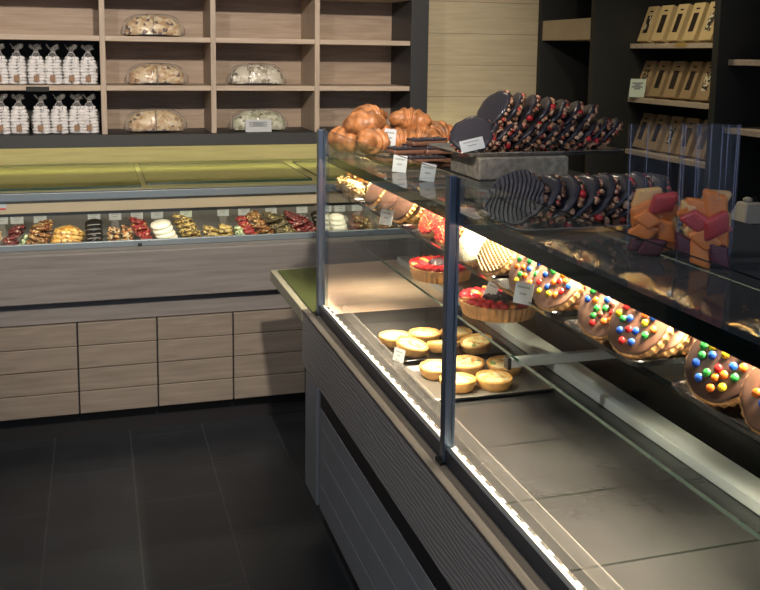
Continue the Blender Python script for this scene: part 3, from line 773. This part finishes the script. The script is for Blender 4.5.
for zi, (z, xs) in enumerate(((1.44, [-.42, -.342, -.26, -.186, -.106, -.021]), (1.2105, [-.419, -.342, -.246, -.166, -.086, -.012]))):
    for i, x in enumerate(xs):
        if x > -.03: x = -.031
        rw = 'the upper row' if zi == 0 else 'the lower row'
        l = ['clear bag of white meringues cut by the left picture edge in %s' % rw] + ['clear tied bag of white meringues, %s from the left in %s' % (ORD[k], rw) for k in range(1, 5)] + ['clear tied meringue bag beside the upright, right end of %s' % rw]
        place(mb[(i+zi) % 3], (x, 4.60, z+.001), Euler((0, 0, rnd.uniform(-.12, .12))), l[i], 'bags of meringues on the left shelves')

# ------------------------------------------------------------------ wrapped loaves
def loaf(mat, label, loc, s=1.0, halves=2):
    t = thing('wrapped_loaf', label, 'bread', loc, 'cut loaves wrapped on the shelves'); t.scale = (1.28, 1.1, 1.1)
    bm = bmesh.new(); lathe(bm, [(.085, 0), (.10, .003), (.112, .009), (.108, .010), (.095, .005)], 32); bmesh.ops.scale(bm, verts=bm.verts[:], vec=(1, .55, 1)); build('dark_board', bm, 'blacktray', t, smooth=True, world=False)
    w = .205/halves
    for k in range(halves):
        cx = (-.1025+w*(k+.5))
        bm = bmesh.new(); n = 14; rings = []
        for j in range(7):
            u = j/6; x = cx-w/2*.96+u*w*.96
            edge = abs(x)/.115; hh = .088*s*math.sqrt(max(.08, 1-edge**2.6)); dd = .055*math.sqrt(max(.2, 1-edge**3))
            ring = []
            for i in range(n+1):
                a = PI*i/n; ring.append((x, -dd*math.cos(a), .006+hh*math.sin(a)**.75))
            rings.append([bm.verts.new(p) for p in ring])
        for a, b in zip(rings, rings[1:]):
            for i in range(n): bm.faces.new((a[i], a[i+1], b[i+1], b[i]))
            bm.faces.new((a[0], b[0], b[n], a[n]))
        bm.faces.new(rings[0]); bm.faces.new(rings[-1][::-1])
        build('bread_half', bm, mat, t, smooth=True, world=False)
    bm = bmesh.new(); n = 40; rings = []
    for j in range(9):
        u = j/8; el = u*PI/2*.98
        ring = []
        for i in range(n):
            a = 2*PI*i/n
            f = 1+.035*math.sin(9*a+j)+.02*math.sin(17*a)
            ring.append(bm.verts.new((.118*math.cos(a)*math.cos(el)**.55*f, .066*math.sin(a)*math.cos(el)**.55*f, .008+.090*s*math.sin(el)*(1+.02*math.sin(7*a)))))
        rings.append(ring)
    for a, b in zip(rings, rings[1:]):
        for i in range(n): bm.faces.new((a[i], a[(i+1) % n], b[(i+1) % n], b[i]))
    bm.faces.new(rings[-1])
    build('plastic_wrap', bm, 'wrap', t, smooth=True, world=False)
YB = 4.665
loaf('bread', 'wrapped fruit loaf cut in half on the topmost shelf in view', (.272, YB, 1.671))
loaf('bread', 'wrapped golden fruit loaf cut in half on the middle shelf', (.285, YB, 1.441), .95)
loaf('bread', 'wrapped brown fruit loaf on the bottom shelf, left of the one with the card', (.275, YB, 1.2115), 1.05)
loaf('breadpale', 'wrapped white sliced loaf alone on the middle shelf of its compartment', (.772, YB, 1.441), .98, 3)
loaf('breadgreen', 'wrapped greenish loaf behind the printed card on the bottom shelf', (.780, YB, 1.2115), 1.0)
card(.13, .062, 'card', (.764, 4.56, 1.2125), (-.1, 0, 0), 'printed white card leaning on the greenish loaf on the bottom shelf', None, lines=5)

# ------------------------------------------------------------------ chocolate boxes
def box_proto(win, col):
    t = thing('chocolate_box', None, 'box')
    bm = bmesh.new(); box(bm, 0, .045, -.046, .046, 0, .185); build('carton', bm, col, t, bevel=.001, world=False)
    bm = bmesh.new(); box(bm, -.0012, .0002, -.020, .020, .042, .135); build('window', bm, win, t, world=False)
    bm = bmesh.new(); box(bm, -.0010, .0002, -.014, .014, .153, .160); build('print', bm, 'boxdark', t, world=False)
    return t
BP = {(w, c): box_proto(w, c) for w in ('boxdark', 'boxdots') for c in ('kraft', 'kraftdark')}
rows = [(1.672, 'kraft', ['boxdots', 'boxdark', 'boxdark', 'boxdark', 'boxdots', 'boxdots'], 'top right-wall shelf'),
        (1.398, 'kraftdark', ['boxdots', 'boxdark', 'boxdark', 'boxdark', 'boxdots', 'boxdark'], 'middle right-wall shelf'),
        (1.129, 'kraftdark', ['boxdark', 'boxdark', 'boxdots', 'boxdark', 'boxdark', 'boxdark'], 'shelf behind the jelly bags')]
for z, col, ws, wh in rows:
    for i, w in enumerate(ws):
        y = 4.20-i*.128
        pos = 'furthest away' if i == 0 else ('nearest' if i == 5 else ORD[i]+' from the far end')
        kind = 'kraft box with nutty window' if w == 'boxdots' else 'kraft box with dark window'
        place(BP[(w, col)], (2.67, y, z+.0135), Euler((0, .33, rnd.uniform(-.06, .06))), '%s, %s, %s' % (kind, pos, wh), 'chocolate boxes on the right wall shelves')
card(.085, .095, 'cardgreen', (2.635, 4.17, 1.4), (-.2, 0, -1.0), 'pale green card in front of the furthest box on the middle right shelf', None, lines=4)
card(.085, .018, 'gold', (2.638, 3.82, 1.656), (0, 0, -PI/2), 'gold sticker on the edge of the top right shelf', None, lines=1, name='shelf_sticker')['category'] = 'sticker'

# ------------------------------------------------------------------ fruit tarts
def tart(loc, R, label, seed):
    t = thing('strawberry_tart', label, 'tart', loc, 'fruit tarts on the middle glass shelf')
    bm = bmesh.new(); lathe(bm, [(R*.86, 0), (R*.90, .002), (R, .036), (R*.965, .037), (R*.94, .028), (R*.2, .028)], 144, lambda a, k: 1+(.022*math.cos(36*a) if k < 4 else 0)); build('crust', bm, 'crust', t, world=False)
    bm = bmesh.new(); lathe(bm, [(R*.955, .028), (R*.94, .034), (R*.6, .037), (R*.1, .037)], 40); build('glaze', bm, 'strawberry', t, smooth=True, world=False)
    r = random.Random(seed)
    for ring, (rr, n, s) in enumerate(((.84, 24, .0145), (.60, 15, .0145))):
        for i in range(n):
            a = 2*PI*i/n+ring*.2
            bm = bmesh.new(); blob(bm, (0, 0, 0), s, (1.35, .85, .55), Euler((0, -.35, 0)), 2, .03, seed=i)
            o = build('strawberry_half' if (i+ring) % 6 else 'peach_slice', bm, 'strawberry' if (i+ring) % 6 else 'peach', t, smooth=True, world=False)
            o.location = (R*rr*math.cos(a), R*rr*math.sin(a), .040+ring*.002); o.rotation_euler = (r.uniform(-.2, .2), 0, a)
    bmb = bmesh.new(); blob(bmb, (0, 0, 0), .0088, sub=2, noise=.05)
    meb = bpy.data.meshes.new('berry'); bmb.to_mesh(meb); bmb.free(); meb.materials.append(M['blackberry'])
    for i in range(22):
        a = i*2.4; rr = R*.40*math.sqrt((i+.5)/22)
        o = bpy.data.objects.new('dark_berry', meb); C.objects.link(o); o.parent = t; o.location = (rr*math.cos(a), rr*math.sin(a), .044)
    bm = bmesh.new(); blob(bm, (0, 0, 0), .01, (1.6, .9, .15), None, 2)
tart((.962, 2.105, .9525), .099, 'glazed strawberry tart with dark berries, the nearer one right of the steel post', 1)
tart((.955, 2.50, .9525), .092, 'glazed strawberry tart, the further one behind the middle steel post', 2)
card(.030, .05, 'card', (.935, 2.11, .994), (-.5, .35, -.6), 'small white tag stuck upright in the nearer strawberry tart', None, lines=1)

# ------------------------------------------------------------------ quiches
QT = [tray(.725, 1.045, 1.925, 2.165, .8008, 'silver-edged tray of quiches, the nearer one by the middle post', 'greytray', .011, group='quiche trays on the tiled deck'),
      tray(.735, 1.06, 2.205, 2.42, .8008, 'dark tray of quiches, the further one behind', 'blacktray', .011, group='quiche trays on the tiled deck')]
def quiche_proto(R):
    t = thing('quiche', None, 'quiche')
    bm = bmesh.new(); lathe(bm, [(R*.80, 0), (R*.84, .002), (R, .022), (R*.98, .026), (R*.90, .027), (R*.84, .021), (R*.3, .020)], 48, lambda a, k: 1+(.015*math.sin(11*a)+.01*math.sin(5*a))); build('crust', bm, 'quichecrust', t, smooth=True, world=False)
    bm = bmesh.new(); lathe(bm, [(R*.86, .020), (R*.8, .0235), (R*.5, .0265), (R*.2, .025), (R*.03, .026)], 32, lambda a, k: 1+.02*math.sin(4*a+k)); build('filling', bm, 'quiche', t, smooth=True, world=False)
    return t
qp = quiche_proto(.0455)
for i, (x, y, l) in enumerate([(.80, 2.105, 'at the left front'), (.885, 2.115, 'in the middle of the back row'), (.975, 2.085, 'under the shelf bracket at the right'), (.815, 2.005, 'nearest the steel post'), (.905, 1.995, 'at the near right')]):
    place(qp, (x, y, .8045), Euler((rnd.uniform(-.08, .08), rnd.uniform(-.06, .06), i)), 'golden round quiche %s of the nearer tray' % l, 'round quiches on the deck trays')
for i, (x, y, z, tx, l) in enumerate([(.775, 2.375, .8045, 0, 'at the left far corner'), (.79, 2.285, .8085, .25, 'leaning at the left front'), (.865, 2.38, .8045, 0, 'in the back row beside the post'), (.88, 2.27, .8075, .2, 'in the front row behind the post'), (.955, 2.37, .8045, 0, 'in the back row at the right'), (.975, 2.265, .8075, .2, 'at the right front')]):
    place(qp, (x, y, z), Euler((tx, 0, i)), 'golden round quiche %s of the further tray' % l, 'round quiches on the deck trays')

# front case price cards
card(.040, .032, 'card', (.717, 2.17, .826), (-.25, 0, -1.15), 'white price card clipped to the clear rail in front of the quiches', 'price cards in the front case', stem=.02)
card(.048, .046, 'card', (.812, 2.60, 1.098), (-.25, 0, -1.0), 'white price card in front of the smooth brown cookies', 'price cards in the front case')
card(.042, .044, 'card', (.812, 1.665, 1.104), (-.25, 0, -1.0), 'white price card in front of the candy cookies beside the tart', 'price cards in the front case')

# ------------------------------------------------------------------ on the case top
TG = 1.3025
def croissant_proto():
    bm = bmesh.new(); pts, rad = [], []
    n = 22
    for i in range(n+1):
        u = i/n*2-1; a = u*1.05
        pts.append((.060*math.sin(a)*1.15, .060*math.cos(a)-.045, 0))
        seg = .5+.5*math.cos(u*PI*5)
        rad.append((.036*(1-abs(u)**2.2)+.007)*(1+.20*seg))
    tube(bm, pts, rad, 16, flat=.85)
    o = build('croissant', bm, 'croissant', smooth=True); tag(o, None, 'croissant'); return o
cp = croissant_proto()
cr = [(.745, 2.77, 0, 2.2, 'at the bottom left end of the heap'), (.800, 2.645, 0, .5, 'low at the front, left of the upright tag'), (.885, 2.70, 0, .1, 'just behind the upright price tag'), (.985, 2.76, 0, -.5, 'bottom layer beside the chocolate slices'),
      (.885, 2.85, 0, 1.6, 'bottom layer at the back'), (1.08, 2.87, 0, .4, 'at the far right end of the heap'), (.785, 2.735, 1, 2.6, 'upper layer at the front left'), (.835, 2.835, 1.25, .5, 'on the very top at the left'), (.955, 2.80, 1.1, -.3, 'on the very top at the right')]
for i, (x, y, l, a, w) in enumerate(cr):
    place(cp, (x, y, TG+.036+l*.052), Euler((rnd.uniform(-.3, .3), rnd.uniform(-.25, .25), a)), 'golden brown croissant, '+w, 'croissants heaped on the case top')
tray(.745, 1.125, 2.30, 2.95, TG-.0022, 'thin dark sheet under the croissants and chocolate slices', 'blacktray', .004, name='serving_sheet')

def slice_proto():
    t = thing('chocolate_pastry_slice', None, 'pastry')
    bm = bmesh.new(); box(bm, -.055, .055, -.022, .022, 0, .014); build('pastry_base', bm, 'icing_mid', t, bevel=.005, world=False)
    bm = bmesh.new(); box(bm, -.052, .054, -.023, .023, .0142, .020)
    for k in range(5): blob(bm, (-.04+k*.02, .004*(-1)**k, .020), .007, (1.4, .9, .5), None, 1, .1, seed=k)
    build('chocolate_coating', bm, 'darkchoc', t, bevel=.003, world=False)
    return t
sp_ = slice_proto()
for i, (x, y, z, a, w) in enumerate([(.79, 2.44, 0, .3, 'lowest at the front left'), (.86, 2.40, 0, .1, 'flat beside the price tags'), (.95, 2.44, 0, -.1, 'in the bottom layer at the right'), (.84, 2.56, 0, .5, 'touching the croissants'), (.82, 2.43, 1, .25, 'second layer at the left'), (.92, 2.42, 1, .0, 'second layer at the right'), (.89, 2.52, 1, .4, 'second layer at the back'), (.88, 2.44, 2, .2, 'on top of the heap')]):
    place(sp_, (x, y, TG+.003+z*.0225), Euler((0, rnd.uniform(-.05, .05), a)), 'dark chocolate pastry slice, '+w, 'chocolate pastry slices on the case top')
card(.036, .05, 'card', (.835, 2.64, TG+.028), (-.15, .1, -.1), 'upright bluish price tag standing in the croissants', 'price tags on the case top')
card(.036, .044, 'card', (.735, 2.24, TG), (-.3, .12, -.25), 'bluish price tag near the front pane, left of the pair', 'price tags on the case top')
card(.036, .044, 'card', (.745, 2.06, TG), (-.3, .18, -.25), 'bluish price tag near the front pane, right of the pair', 'price tags on the case top')

# chocolate discs
DR = .055
def disc_proto(ridged=False, seed=0):
    r = random.Random(seed)
    t = thing('chocolate_disc', None, 'chocolate')
    bm = bmesh.new(); wob = lambda a, k: 1+.03*math.sin(3*a+seed)+.025*math.cos(7*a+seed)+.015*math.sin(13*a)
    if ridged:
        lathe(bm, [(DR*.96, -.010), (DR, -.004), (DR, .0)], 48, wob, cap1=True)
        for k in range(-6, 7):
            off = k*.0080; half = math.sqrt(max(0, (DR*.94)**2-off**2))
            pts = [(off+.006*math.sin(u*2.6), half*u, .0008) for u in [-1, -.6, -.2, .2, .6, 1]]
            tube(bm, pts, .0027, 6)
    else:
        lathe(bm, [(DR*.95, -.010), (DR, -.004), (DR*.98, 0), (DR*.8, .0015), (DR*.1, .002)], 48, wob)
    build('chocolate_slab', bm, 'darkchoc', t, smooth=not ridged, world=False)
    bm = bmesh.new()
    for k in range(46):
        a = 2*PI*k/30+r.uniform(-.1, .1); rr = DR*(r.uniform(.90, 1.02) if k < 30 else r.uniform(.3, .85))
        blob(bm, (rr*math.cos(a), rr*math.sin(a), -.0125+r.uniform(-.004, .004)), .0085, (1, .8, .7), Euler((r.random()*6, r.random()*6, 0)), 1, .12, seed=k)
    build('nut_topping', bm, 'nutmix', t, smooth=True, world=False)
    bm = bmesh.new()
    a = r.uniform(0, 6)
    bm.free()
    for k in range(3 if seed == 1 else 1):
        bm = bmesh.new(); blob(bm, (DR*.96*math.cos(a+k*1.7), DR*.96*math.sin(a+k*1.7), -.013), .0085, sub=2); build('candied_cherry', bm, 'cherry', t, smooth=True, world=False)
    return t
DP = [disc_proto(False, 1), disc_proto(False, 2), disc_proto(False, 3)]; DRG = disc_proto(True, 4)
def dleaning(proto, x, y, zb, n, label, grp, spin=0):
    n = Vector(n)
    o = place(proto, (x, y, lean_z(zb+.003, n, DR*.98)+.006), None, label, grp)
    o.rotation_mode = 'QUATERNION'; o.rotation_quaternion = facing(n, spin); return o
# upper tray on the stone block
tz = TG+.056
sb = bmesh.new(); box(sb, .875, 1.115, 2.05, 2.24, TG+.0002, TG+.0545)
tag(build('stone_block', sb, 'stone', bevel=.004), 'speckled grey stone block raising the steel tray of chocolate discs', 'block')
tray(.83, 1.285, 2.06, 2.31, tz-.001, 'steel tray raised on the stone block, full of chocolate discs', 'steel', .010, name='steel_tray')
n0 = (-.74, -.42, .62)
dleaning(DP[0], .885, 2.125, tz, (-.45, -.62, .65), 'dark chocolate disc lying lowest behind the tilted price card', 'chocolate discs on the raised tray', 1)
for i in range(11):
    r = random.Random(i)
    dleaning(DP[i % 3], .925+i*.0335, 2.15+r.uniform(-.006, .006), tz, (-.68+r.uniform(-.05, .05), .14, .70), 'leaning chocolate nut disc, bottom row of the raised tray, %s from the left' % ORD[i], 'chocolate discs on the raised tray', r.random()*6)
for i in range(7):
    r = random.Random(i+40)
    k = i*.040
    dleaning(DP[(i+1) % 3] if i else DP[0], .955+k, 2.165, tz+.056-i*.003, (-.80+i*.02, -.16 if i == 0 else .10, .54+i*.03), 'leaning chocolate nut disc, top row of the raised tray, %s from the left' % ORD[i], 'chocolate discs on the raised tray', r.random()*6)
card(.058, .036, 'card', (.870, 2.075, tz+.014), (-.75, -.25, -.35), 'tilted white price card on the corner of the raised steel tray', None)
# lower tray
tray(.668, 1.00, 1.385, 1.60, TG+.0002, 'steel tray of chocolate discs lying directly on the case top', 'steel', .010, name='steel_tray')
dleaning(DRG, .700, 1.480, TG, (-.58, -.50, .60), 'ridged dark chocolate disc at the left end of the lower tray', 'chocolate discs on the lower tray', .3)
for i in range(7):
    r = random.Random(i+70)
    dleaning(DP[i % 3],   .742+i*.035, 1.485+r.uniform(-.006, .006), TG, (-.70+r.uniform(-.05, .05), -.12, .68), 'leaning chocolate nut disc on the lower tray, %s after the ridged disc' % ORD[i], 'chocolate discs on the lower tray', r.random()*6)

# ------------------------------------------------------------------ jelly bags
def jelly_bag(loc, rotz, w, d, h, label, seed):
    t = thing('cellophane_bag', label, 'bag', loc, 'open cellophane bags of fruit jellies'); t.rotation_euler = (0, 0, rotz)
    bm = bmesh.new(); n = 40; rings = []; r = random.Random(seed); ph = r.uniform(0, 6)
    for z in [0, .006, .03, .06, .09, .12, .15, .18, h]:
        u = z/h; ring = []
        for i in range(n):
            a = 2*PI*i/n; c, s = math.cos(a), math.sin(a)
            sq = .42
            ww = w/2*(1+.05*u); dd = d/2*(1-.35*u)
            x = ww*math.copysign(abs(c)**sq, c); y = dd*math.copysign(abs(s)**sq, s)
            f = .0018+.0035*u
            x += f*math.sin(4*a+ph+z*20); y += f*1.3*math.sin(6*a+ph+z*12)
            if z == 0: x *= .93; y *= .93
            ring.append(bm.verts.new((x, y, z)))
        rings.append(ring)
    for a, b in zip(rings, rings[1:]):
        for i in range(n): bm.faces.new((a[i], a[(i+1) % n], b[(i+1) % n], b[i]))
    bm.faces.new(rings[0][::-1])
    build('bag_film', bm, 'bagfilm', t, smooth=True, world=False)
    bm = bmesh.new()
    for sx in (-1, 1):
        tube(bm, [(sx*w/2*(1+.05*z/h)*1.01, 0, z) for z in (.004, .05, .1, .15, h)], [.0007]*5, 5)
    for fx in (-.2, .22):
        tube(bm, [(fx*w, -d/2*(.99-.33*z/h), z) for z in (.10, .14, .17, h)], [.0003, .0006, .0008, .0007], 5)
    build('bag_seam', bm, 'bagedge', t, smooth=True, world=False)
    return t
jbm = {}
for k in ('orange', 'pink', 'yellow', 'dark'):
    bm = bmesh.new(); box(bm, -.017, .017, -.008, .008, -.013, .013)
    bmesh.ops.bevel(bm, geom=bm.edges[:], offset=.0055, segments=3, affect='EDGES', profile=.6)
    r = random.Random(k)
    for v in bm.verts: v.co += Vector((.004*math.sin(v.co.z*150), .002*math.sin(v.co.x*200), 0))
    o = build('fruit_jelly', bm, 'jelly_'+k, smooth=True); tag(o, None, 'sweet'); jbm[k] = o
def fill_jelly(loc, rotz, pieces, where):
    R = Matrix.Rotation(rotz, 4, 'Z')
    for i, (k, x, y, z, rx, ry, rz, sc) in enumerate(pieces):
        p = Vector(loc)+R @ Vector((x, y, z))
        nm = {'orange': 'orange', 'pink': 'raspberry red', 'yellow': 'pale yellow', 'dark': 'dark blackcurrant'}[k]
        vert = 'near the bottom' if z < .03 else ('low down' if z < .05 else ('halfway up' if z < .075 else 'at the top'))
        side = 'left' if x < -.010 else ('right' if x > .010 else 'middle')
        fb = 'front' if y < 0 else 'back'
        o = place(jbm[k], p, Euler((rx, ry, rz+rotz)), '%s sugar-free jelly piece %s at the %s %s of the %s' % (nm, vert, side, fb, where) if False else '%s fruit jelly piece %s, %s and %s of the %s' % (nm, vert, side, fb, where), 'fruit jellies in the cellophane bags')
        o.scale = (sc, sc, sc)
va = -.55
B1 = (.802, 1.205, TG+.0008); B2 = (.828, 1.118, TG+.0008); B3 = (.893, 1.185, TG+.0008)
jelly_bag(B1, va, .074, .046, .198, 'tall open cellophane bag of orange jellies, leftmost of the three', 3)
jelly_bag(B2, va, .070, .046, .205, 'tall open cellophane bag of red-topped jellies, middle of the three', 5)
jelly_bag(B3, va, .056, .040, .200, 'open cellophane bag of pale jellies behind, rightmost of the three', 8)
fill_jelly(B1, va, [('dark', 0, -.008, .014, 0, 0, 0, 1), ('dark', -.021, .004, .014, 0, 0, .3, .75), ('orange', .022, .006, .017, 0, 0, .2, .8), ('orange', -.014, -.006, .038, .1, .3, 0, 1.0), ('orange', .018, -.005, .040, 0, 1.4, 0, 1.0),
  ('orange', -.018, -.004, .064, 0, -.5, .1, 1.05), ('orange', .013, .005, .066, .1, .2, 0, 1.1), ('yellow', -.012, .008, .086, 0, -.12, .1, 1.15), ('pink', .012, -.008, .082, .2, -.15, 0, 1.1), ('orange', -.01, -.011, .056, 0, .6, 0, .9), ('yellow', .020, .008, .052, 0, 1.2, .2, 1.0), ('orange', -.022, .006, .052, 0, 1.5, 0, .85), ('orange', .004, .012, .028, 0, .4, 0, 1.0), ('yellow', .020, .008, .078, 0, 1.5, 0, .85)], 'leftmost bag')
fill_jelly(B2, va, [('dark', .021, -.005, .020, 0, 1.4, 0, 1.0), ('dark', -.027, .0, .030, 0, 1.5, 0, .9), ('orange', -.004, .0, .019, 0, 1.5, 0, 1.1), ('orange', .001, -.006, .042, 0, .7, 0, 1.05), ('yellow', -.012, .005, .050, 0, -.8, 0, 1.0), ('orange', .02, .006, .048, 0, 1.5, 0, 1.0),
  ('pink', .014, -.009, .062, .1, -.5, .1, 1.1), ('pink', -.012, -.009, .068, .1, .6, 0, 1.0), ('orange', -.014, .007, .083, 0, .1, 0, 1.15), ('orange', .014, .006, .088, 0, 1.45, 0, 1.25), ('yellow', -.022, .004, .078, 0, 1.5, 0, .85), ('yellow', .012, .012, .030, 0, .5, 0, 1.0), ('orange', -.006, .012, .062, 0, .2, 0, 1.0), ('orange', .022, .010, .068, 0, 1.5, 0, .9)], 'middle bag')
fill_jelly(B3, va, [('dark', .0, .0, .018, 0, .1, 0, 1), ('orange', .0, .002, .042, 0, 1.5, 0, 1.0), ('yellow', .004, -.004, .066, 0, 1.5, 0, 1.0), ('yellow', .0, .0, .085, 0, .05, 0, 1.15), ('orange', .012, .003, .030, 0, 1.5, 0, .9), ('yellow', .014, .004, .054, 0, 1.5, 0, .9), ('pink', .012, -.004, .040, 0, .3, 0, .7)], 'rightmost bag')

# ------------------------------------------------------------------ on the worktop
t = thing('tape_dispenser', 'beige plastic dispenser standing on the dark side worktop', 'dispenser', (2.31, 2.86, 1.0005))
bm = bmesh.new(); v0 = [(-.06, -.05), (.06, -.05), (.06, .05), (-.06, .05)]
a = [bm.verts.new((x, y, 0)) for x, y in v0]; b = [bm.verts.new((x*.55, y*.6, .075)) for x, y in v0]
bm.faces.new(a[::-1]); bm.faces.new(b)
for i in range(4): bm.faces.new((a[i], a[(i+1) % 4], b[(i+1) % 4], b[i]))
build('body', bm, 'dispenser', t, bevel=.006, world=False)
bm = bmesh.new(); lathe(bm, [(.016, 0), (.018, .012), (.008, .018)], 16, c=(-.01, 0, .075)); build('knob', bm, 'dispenser', t, smooth=True, world=False)
bm = bmesh.new(); lathe(bm, [(.010, 0), (.010, .018)], 12, c=(.02, 0, .074)); build('button', bm, 'blackmetal', t, world=False)
tag(bx('paper_sheet', (2.20, 2.36, 2.98, 3.17, 1.0003, 1.0015), 'card'), 'sheet of white paper on the side worktop beside the dispenser', 'paper')

# ------------------------------------------------------------------ lights
def area(name, loc, size, power, col, rot=(0, 0, 0), sy=None, spread=None):
    l = bpy.data.lights.new(name, 'AREA'); l.energy = power; l.color = col; l.size = size
    if sy: l.shape = 'RECTANGLE'; l.size_y = sy
    if spread: l.spread = spread
    o = bpy.data.objects.new(name, l); C.objects.link(o); o.location = loc; o.rotation_euler = rot; return o
WARM = (1, .80, .56)
area('case_strip_light', (.678, 1.58, 1.270), .016, 11, WARM, (0, -.20, 0), 2.2, .80)
area('shelf_strip_light', (.895, 2.08, 1.275), .016, 29, WARM, (0, .0, 0), 2.25, 1.45)
area('back_case_light', (.3, 4.0, .978), 3.2, 2.5, (1, .90, .74), (.35, 0, 0), .02)
area('under_shelf_light', (.3, 4.57, 1.150), 3.2, 8.0, (1, .94, .50), (.6, 0, 0), .03)
spots_ = [(-.9, 1.5, 6), (-.7, .9, 0), (.35, .6, 1), (1.55, 2.1, 2), (2.0, 3.6, 3), (1.0, 3.2, 4), (-.5, 3.4, 5)]  # first entry belongs to the fill added over the aisle
wl = ['added over the aisle to brighten the front counter', 'left', 'centre left', 'centre right', 'right, above the side worktop', 'above the case corner', 'above the aisle by the back counter']
for (x, y, i), w in zip(spots_, wl):
    t = thing('ceiling_spot', 'round recessed ceiling spot, '+w, 'ceiling lamp', (x, y, 2.75), 'recessed ceiling spots')
    bm = bmesh.new(); lathe(bm, [(.05, -.006), (.06, -.006), (.06, 0), (.05, 0)], 24, cap0=False, cap1=False); build('ring', bm, 'alu', t, world=False)
    bm = bmesh.new(); lathe(bm, [(.049, -.003), (.049, -.001)], 24); build('lamp', bm, 'spot', t, world=False)
def spot(name, loc, target, power, col, ang=1.4, blend=.6, rad=.05):
    l = bpy.data.lights.new(name, 'SPOT'); l.energy = power; l.color = col; l.spot_size = ang; l.spot_blend = blend; l.shadow_soft_size = rad
    o = bpy.data.objects.new(name, l); C.objects.link(o); o.location = loc
    o.rotation_euler = (Vector(target)-Vector(loc)).to_track_quat('-Z', 'Y').to_euler(); return o
spot('spot_shelves', (.35, .6, 2.73), (.5, 4.6, 1.35), 560, (1, .85, .70), 1.0)
spot('spot_shelves_left', (-.7, .9, 2.73), (-.3, 4.6, 1.2), 170, (1, .86, .72), 1.2)
spot('added_aisle_fill', (-.9, 1.5, 2.73), (.45, 2.1, .45), 100, (1, .93, .88), 1.3)  # unseen fill, added to brighten the side panels of the front counter
spot('spot_right_wall', (2.0, 3.6, 2.73), (2.6, 3.5, 1.2), 36, (1, .86, .6), 1.5)
spot('spot_planks', (1.55, 2.1, 2.73), (2.1, 4.9, 1.45), 40, (1, .84, .56), 1.1)
spot('spot_pastries', (1.0, 3.2, 2.73), (.95, 2.6, 1.35), 16, (1, .82, .6), 1.3)
spot('spot_case_corner', (1.0, 3.2, 2.73), (.98, 3.0, .8), 14, (1, .80, .62), 1.0)

w = bpy.data.worlds.new('daylight'); bpy.context.scene.world = w; w.use_nodes = True
bg = w.node_tree.nodes['Background']; bg.inputs[0].default_value = (.66, .77, 1, 1); bg.inputs[1].default_value = .62

# ------------------------------------------------------------------ camera
f, p, y, r = 929.946, .134947512, .296685799, -.0128710829
F = Vector((math.sin(y)*math.cos(p), math.cos(y)*math.cos(p), -math.sin(p)))
rt = Vector((math.cos(y), -math.sin(y), 0)); dn = F.cross(rt)
c_, s_ = math.cos(r), math.sin(r)
R2 = c_*rt+s_*dn; D2 = -s_*rt+c_*dn
cam = bpy.data.cameras.new('camera'); co = bpy.data.objects.new('camera', cam); C.objects.link(co)
mw = Matrix((R2, -D2, -F)).transposed().to_4x4(); mw.translation = (0, 0, 1.6); co.matrix_world = mw
cam.sensor_fit = 'HORIZONTAL'; cam.sensor_width = 36; cam.lens = 36*f/760
cam.shift_y = -(295-180.715)/760; cam.clip_start = .02
S = bpy.context.scene; S.camera = co
S.view_settings.view_transform = 'Standard'; S.view_settings.look = 'None'; S.view_settings.gamma = 1
S.view_settings.use_curve_mapping = False; S.view_settings.exposure = 0
S.cycles.max_bounces = 10; S.cycles.transparent_max_bounces = 24
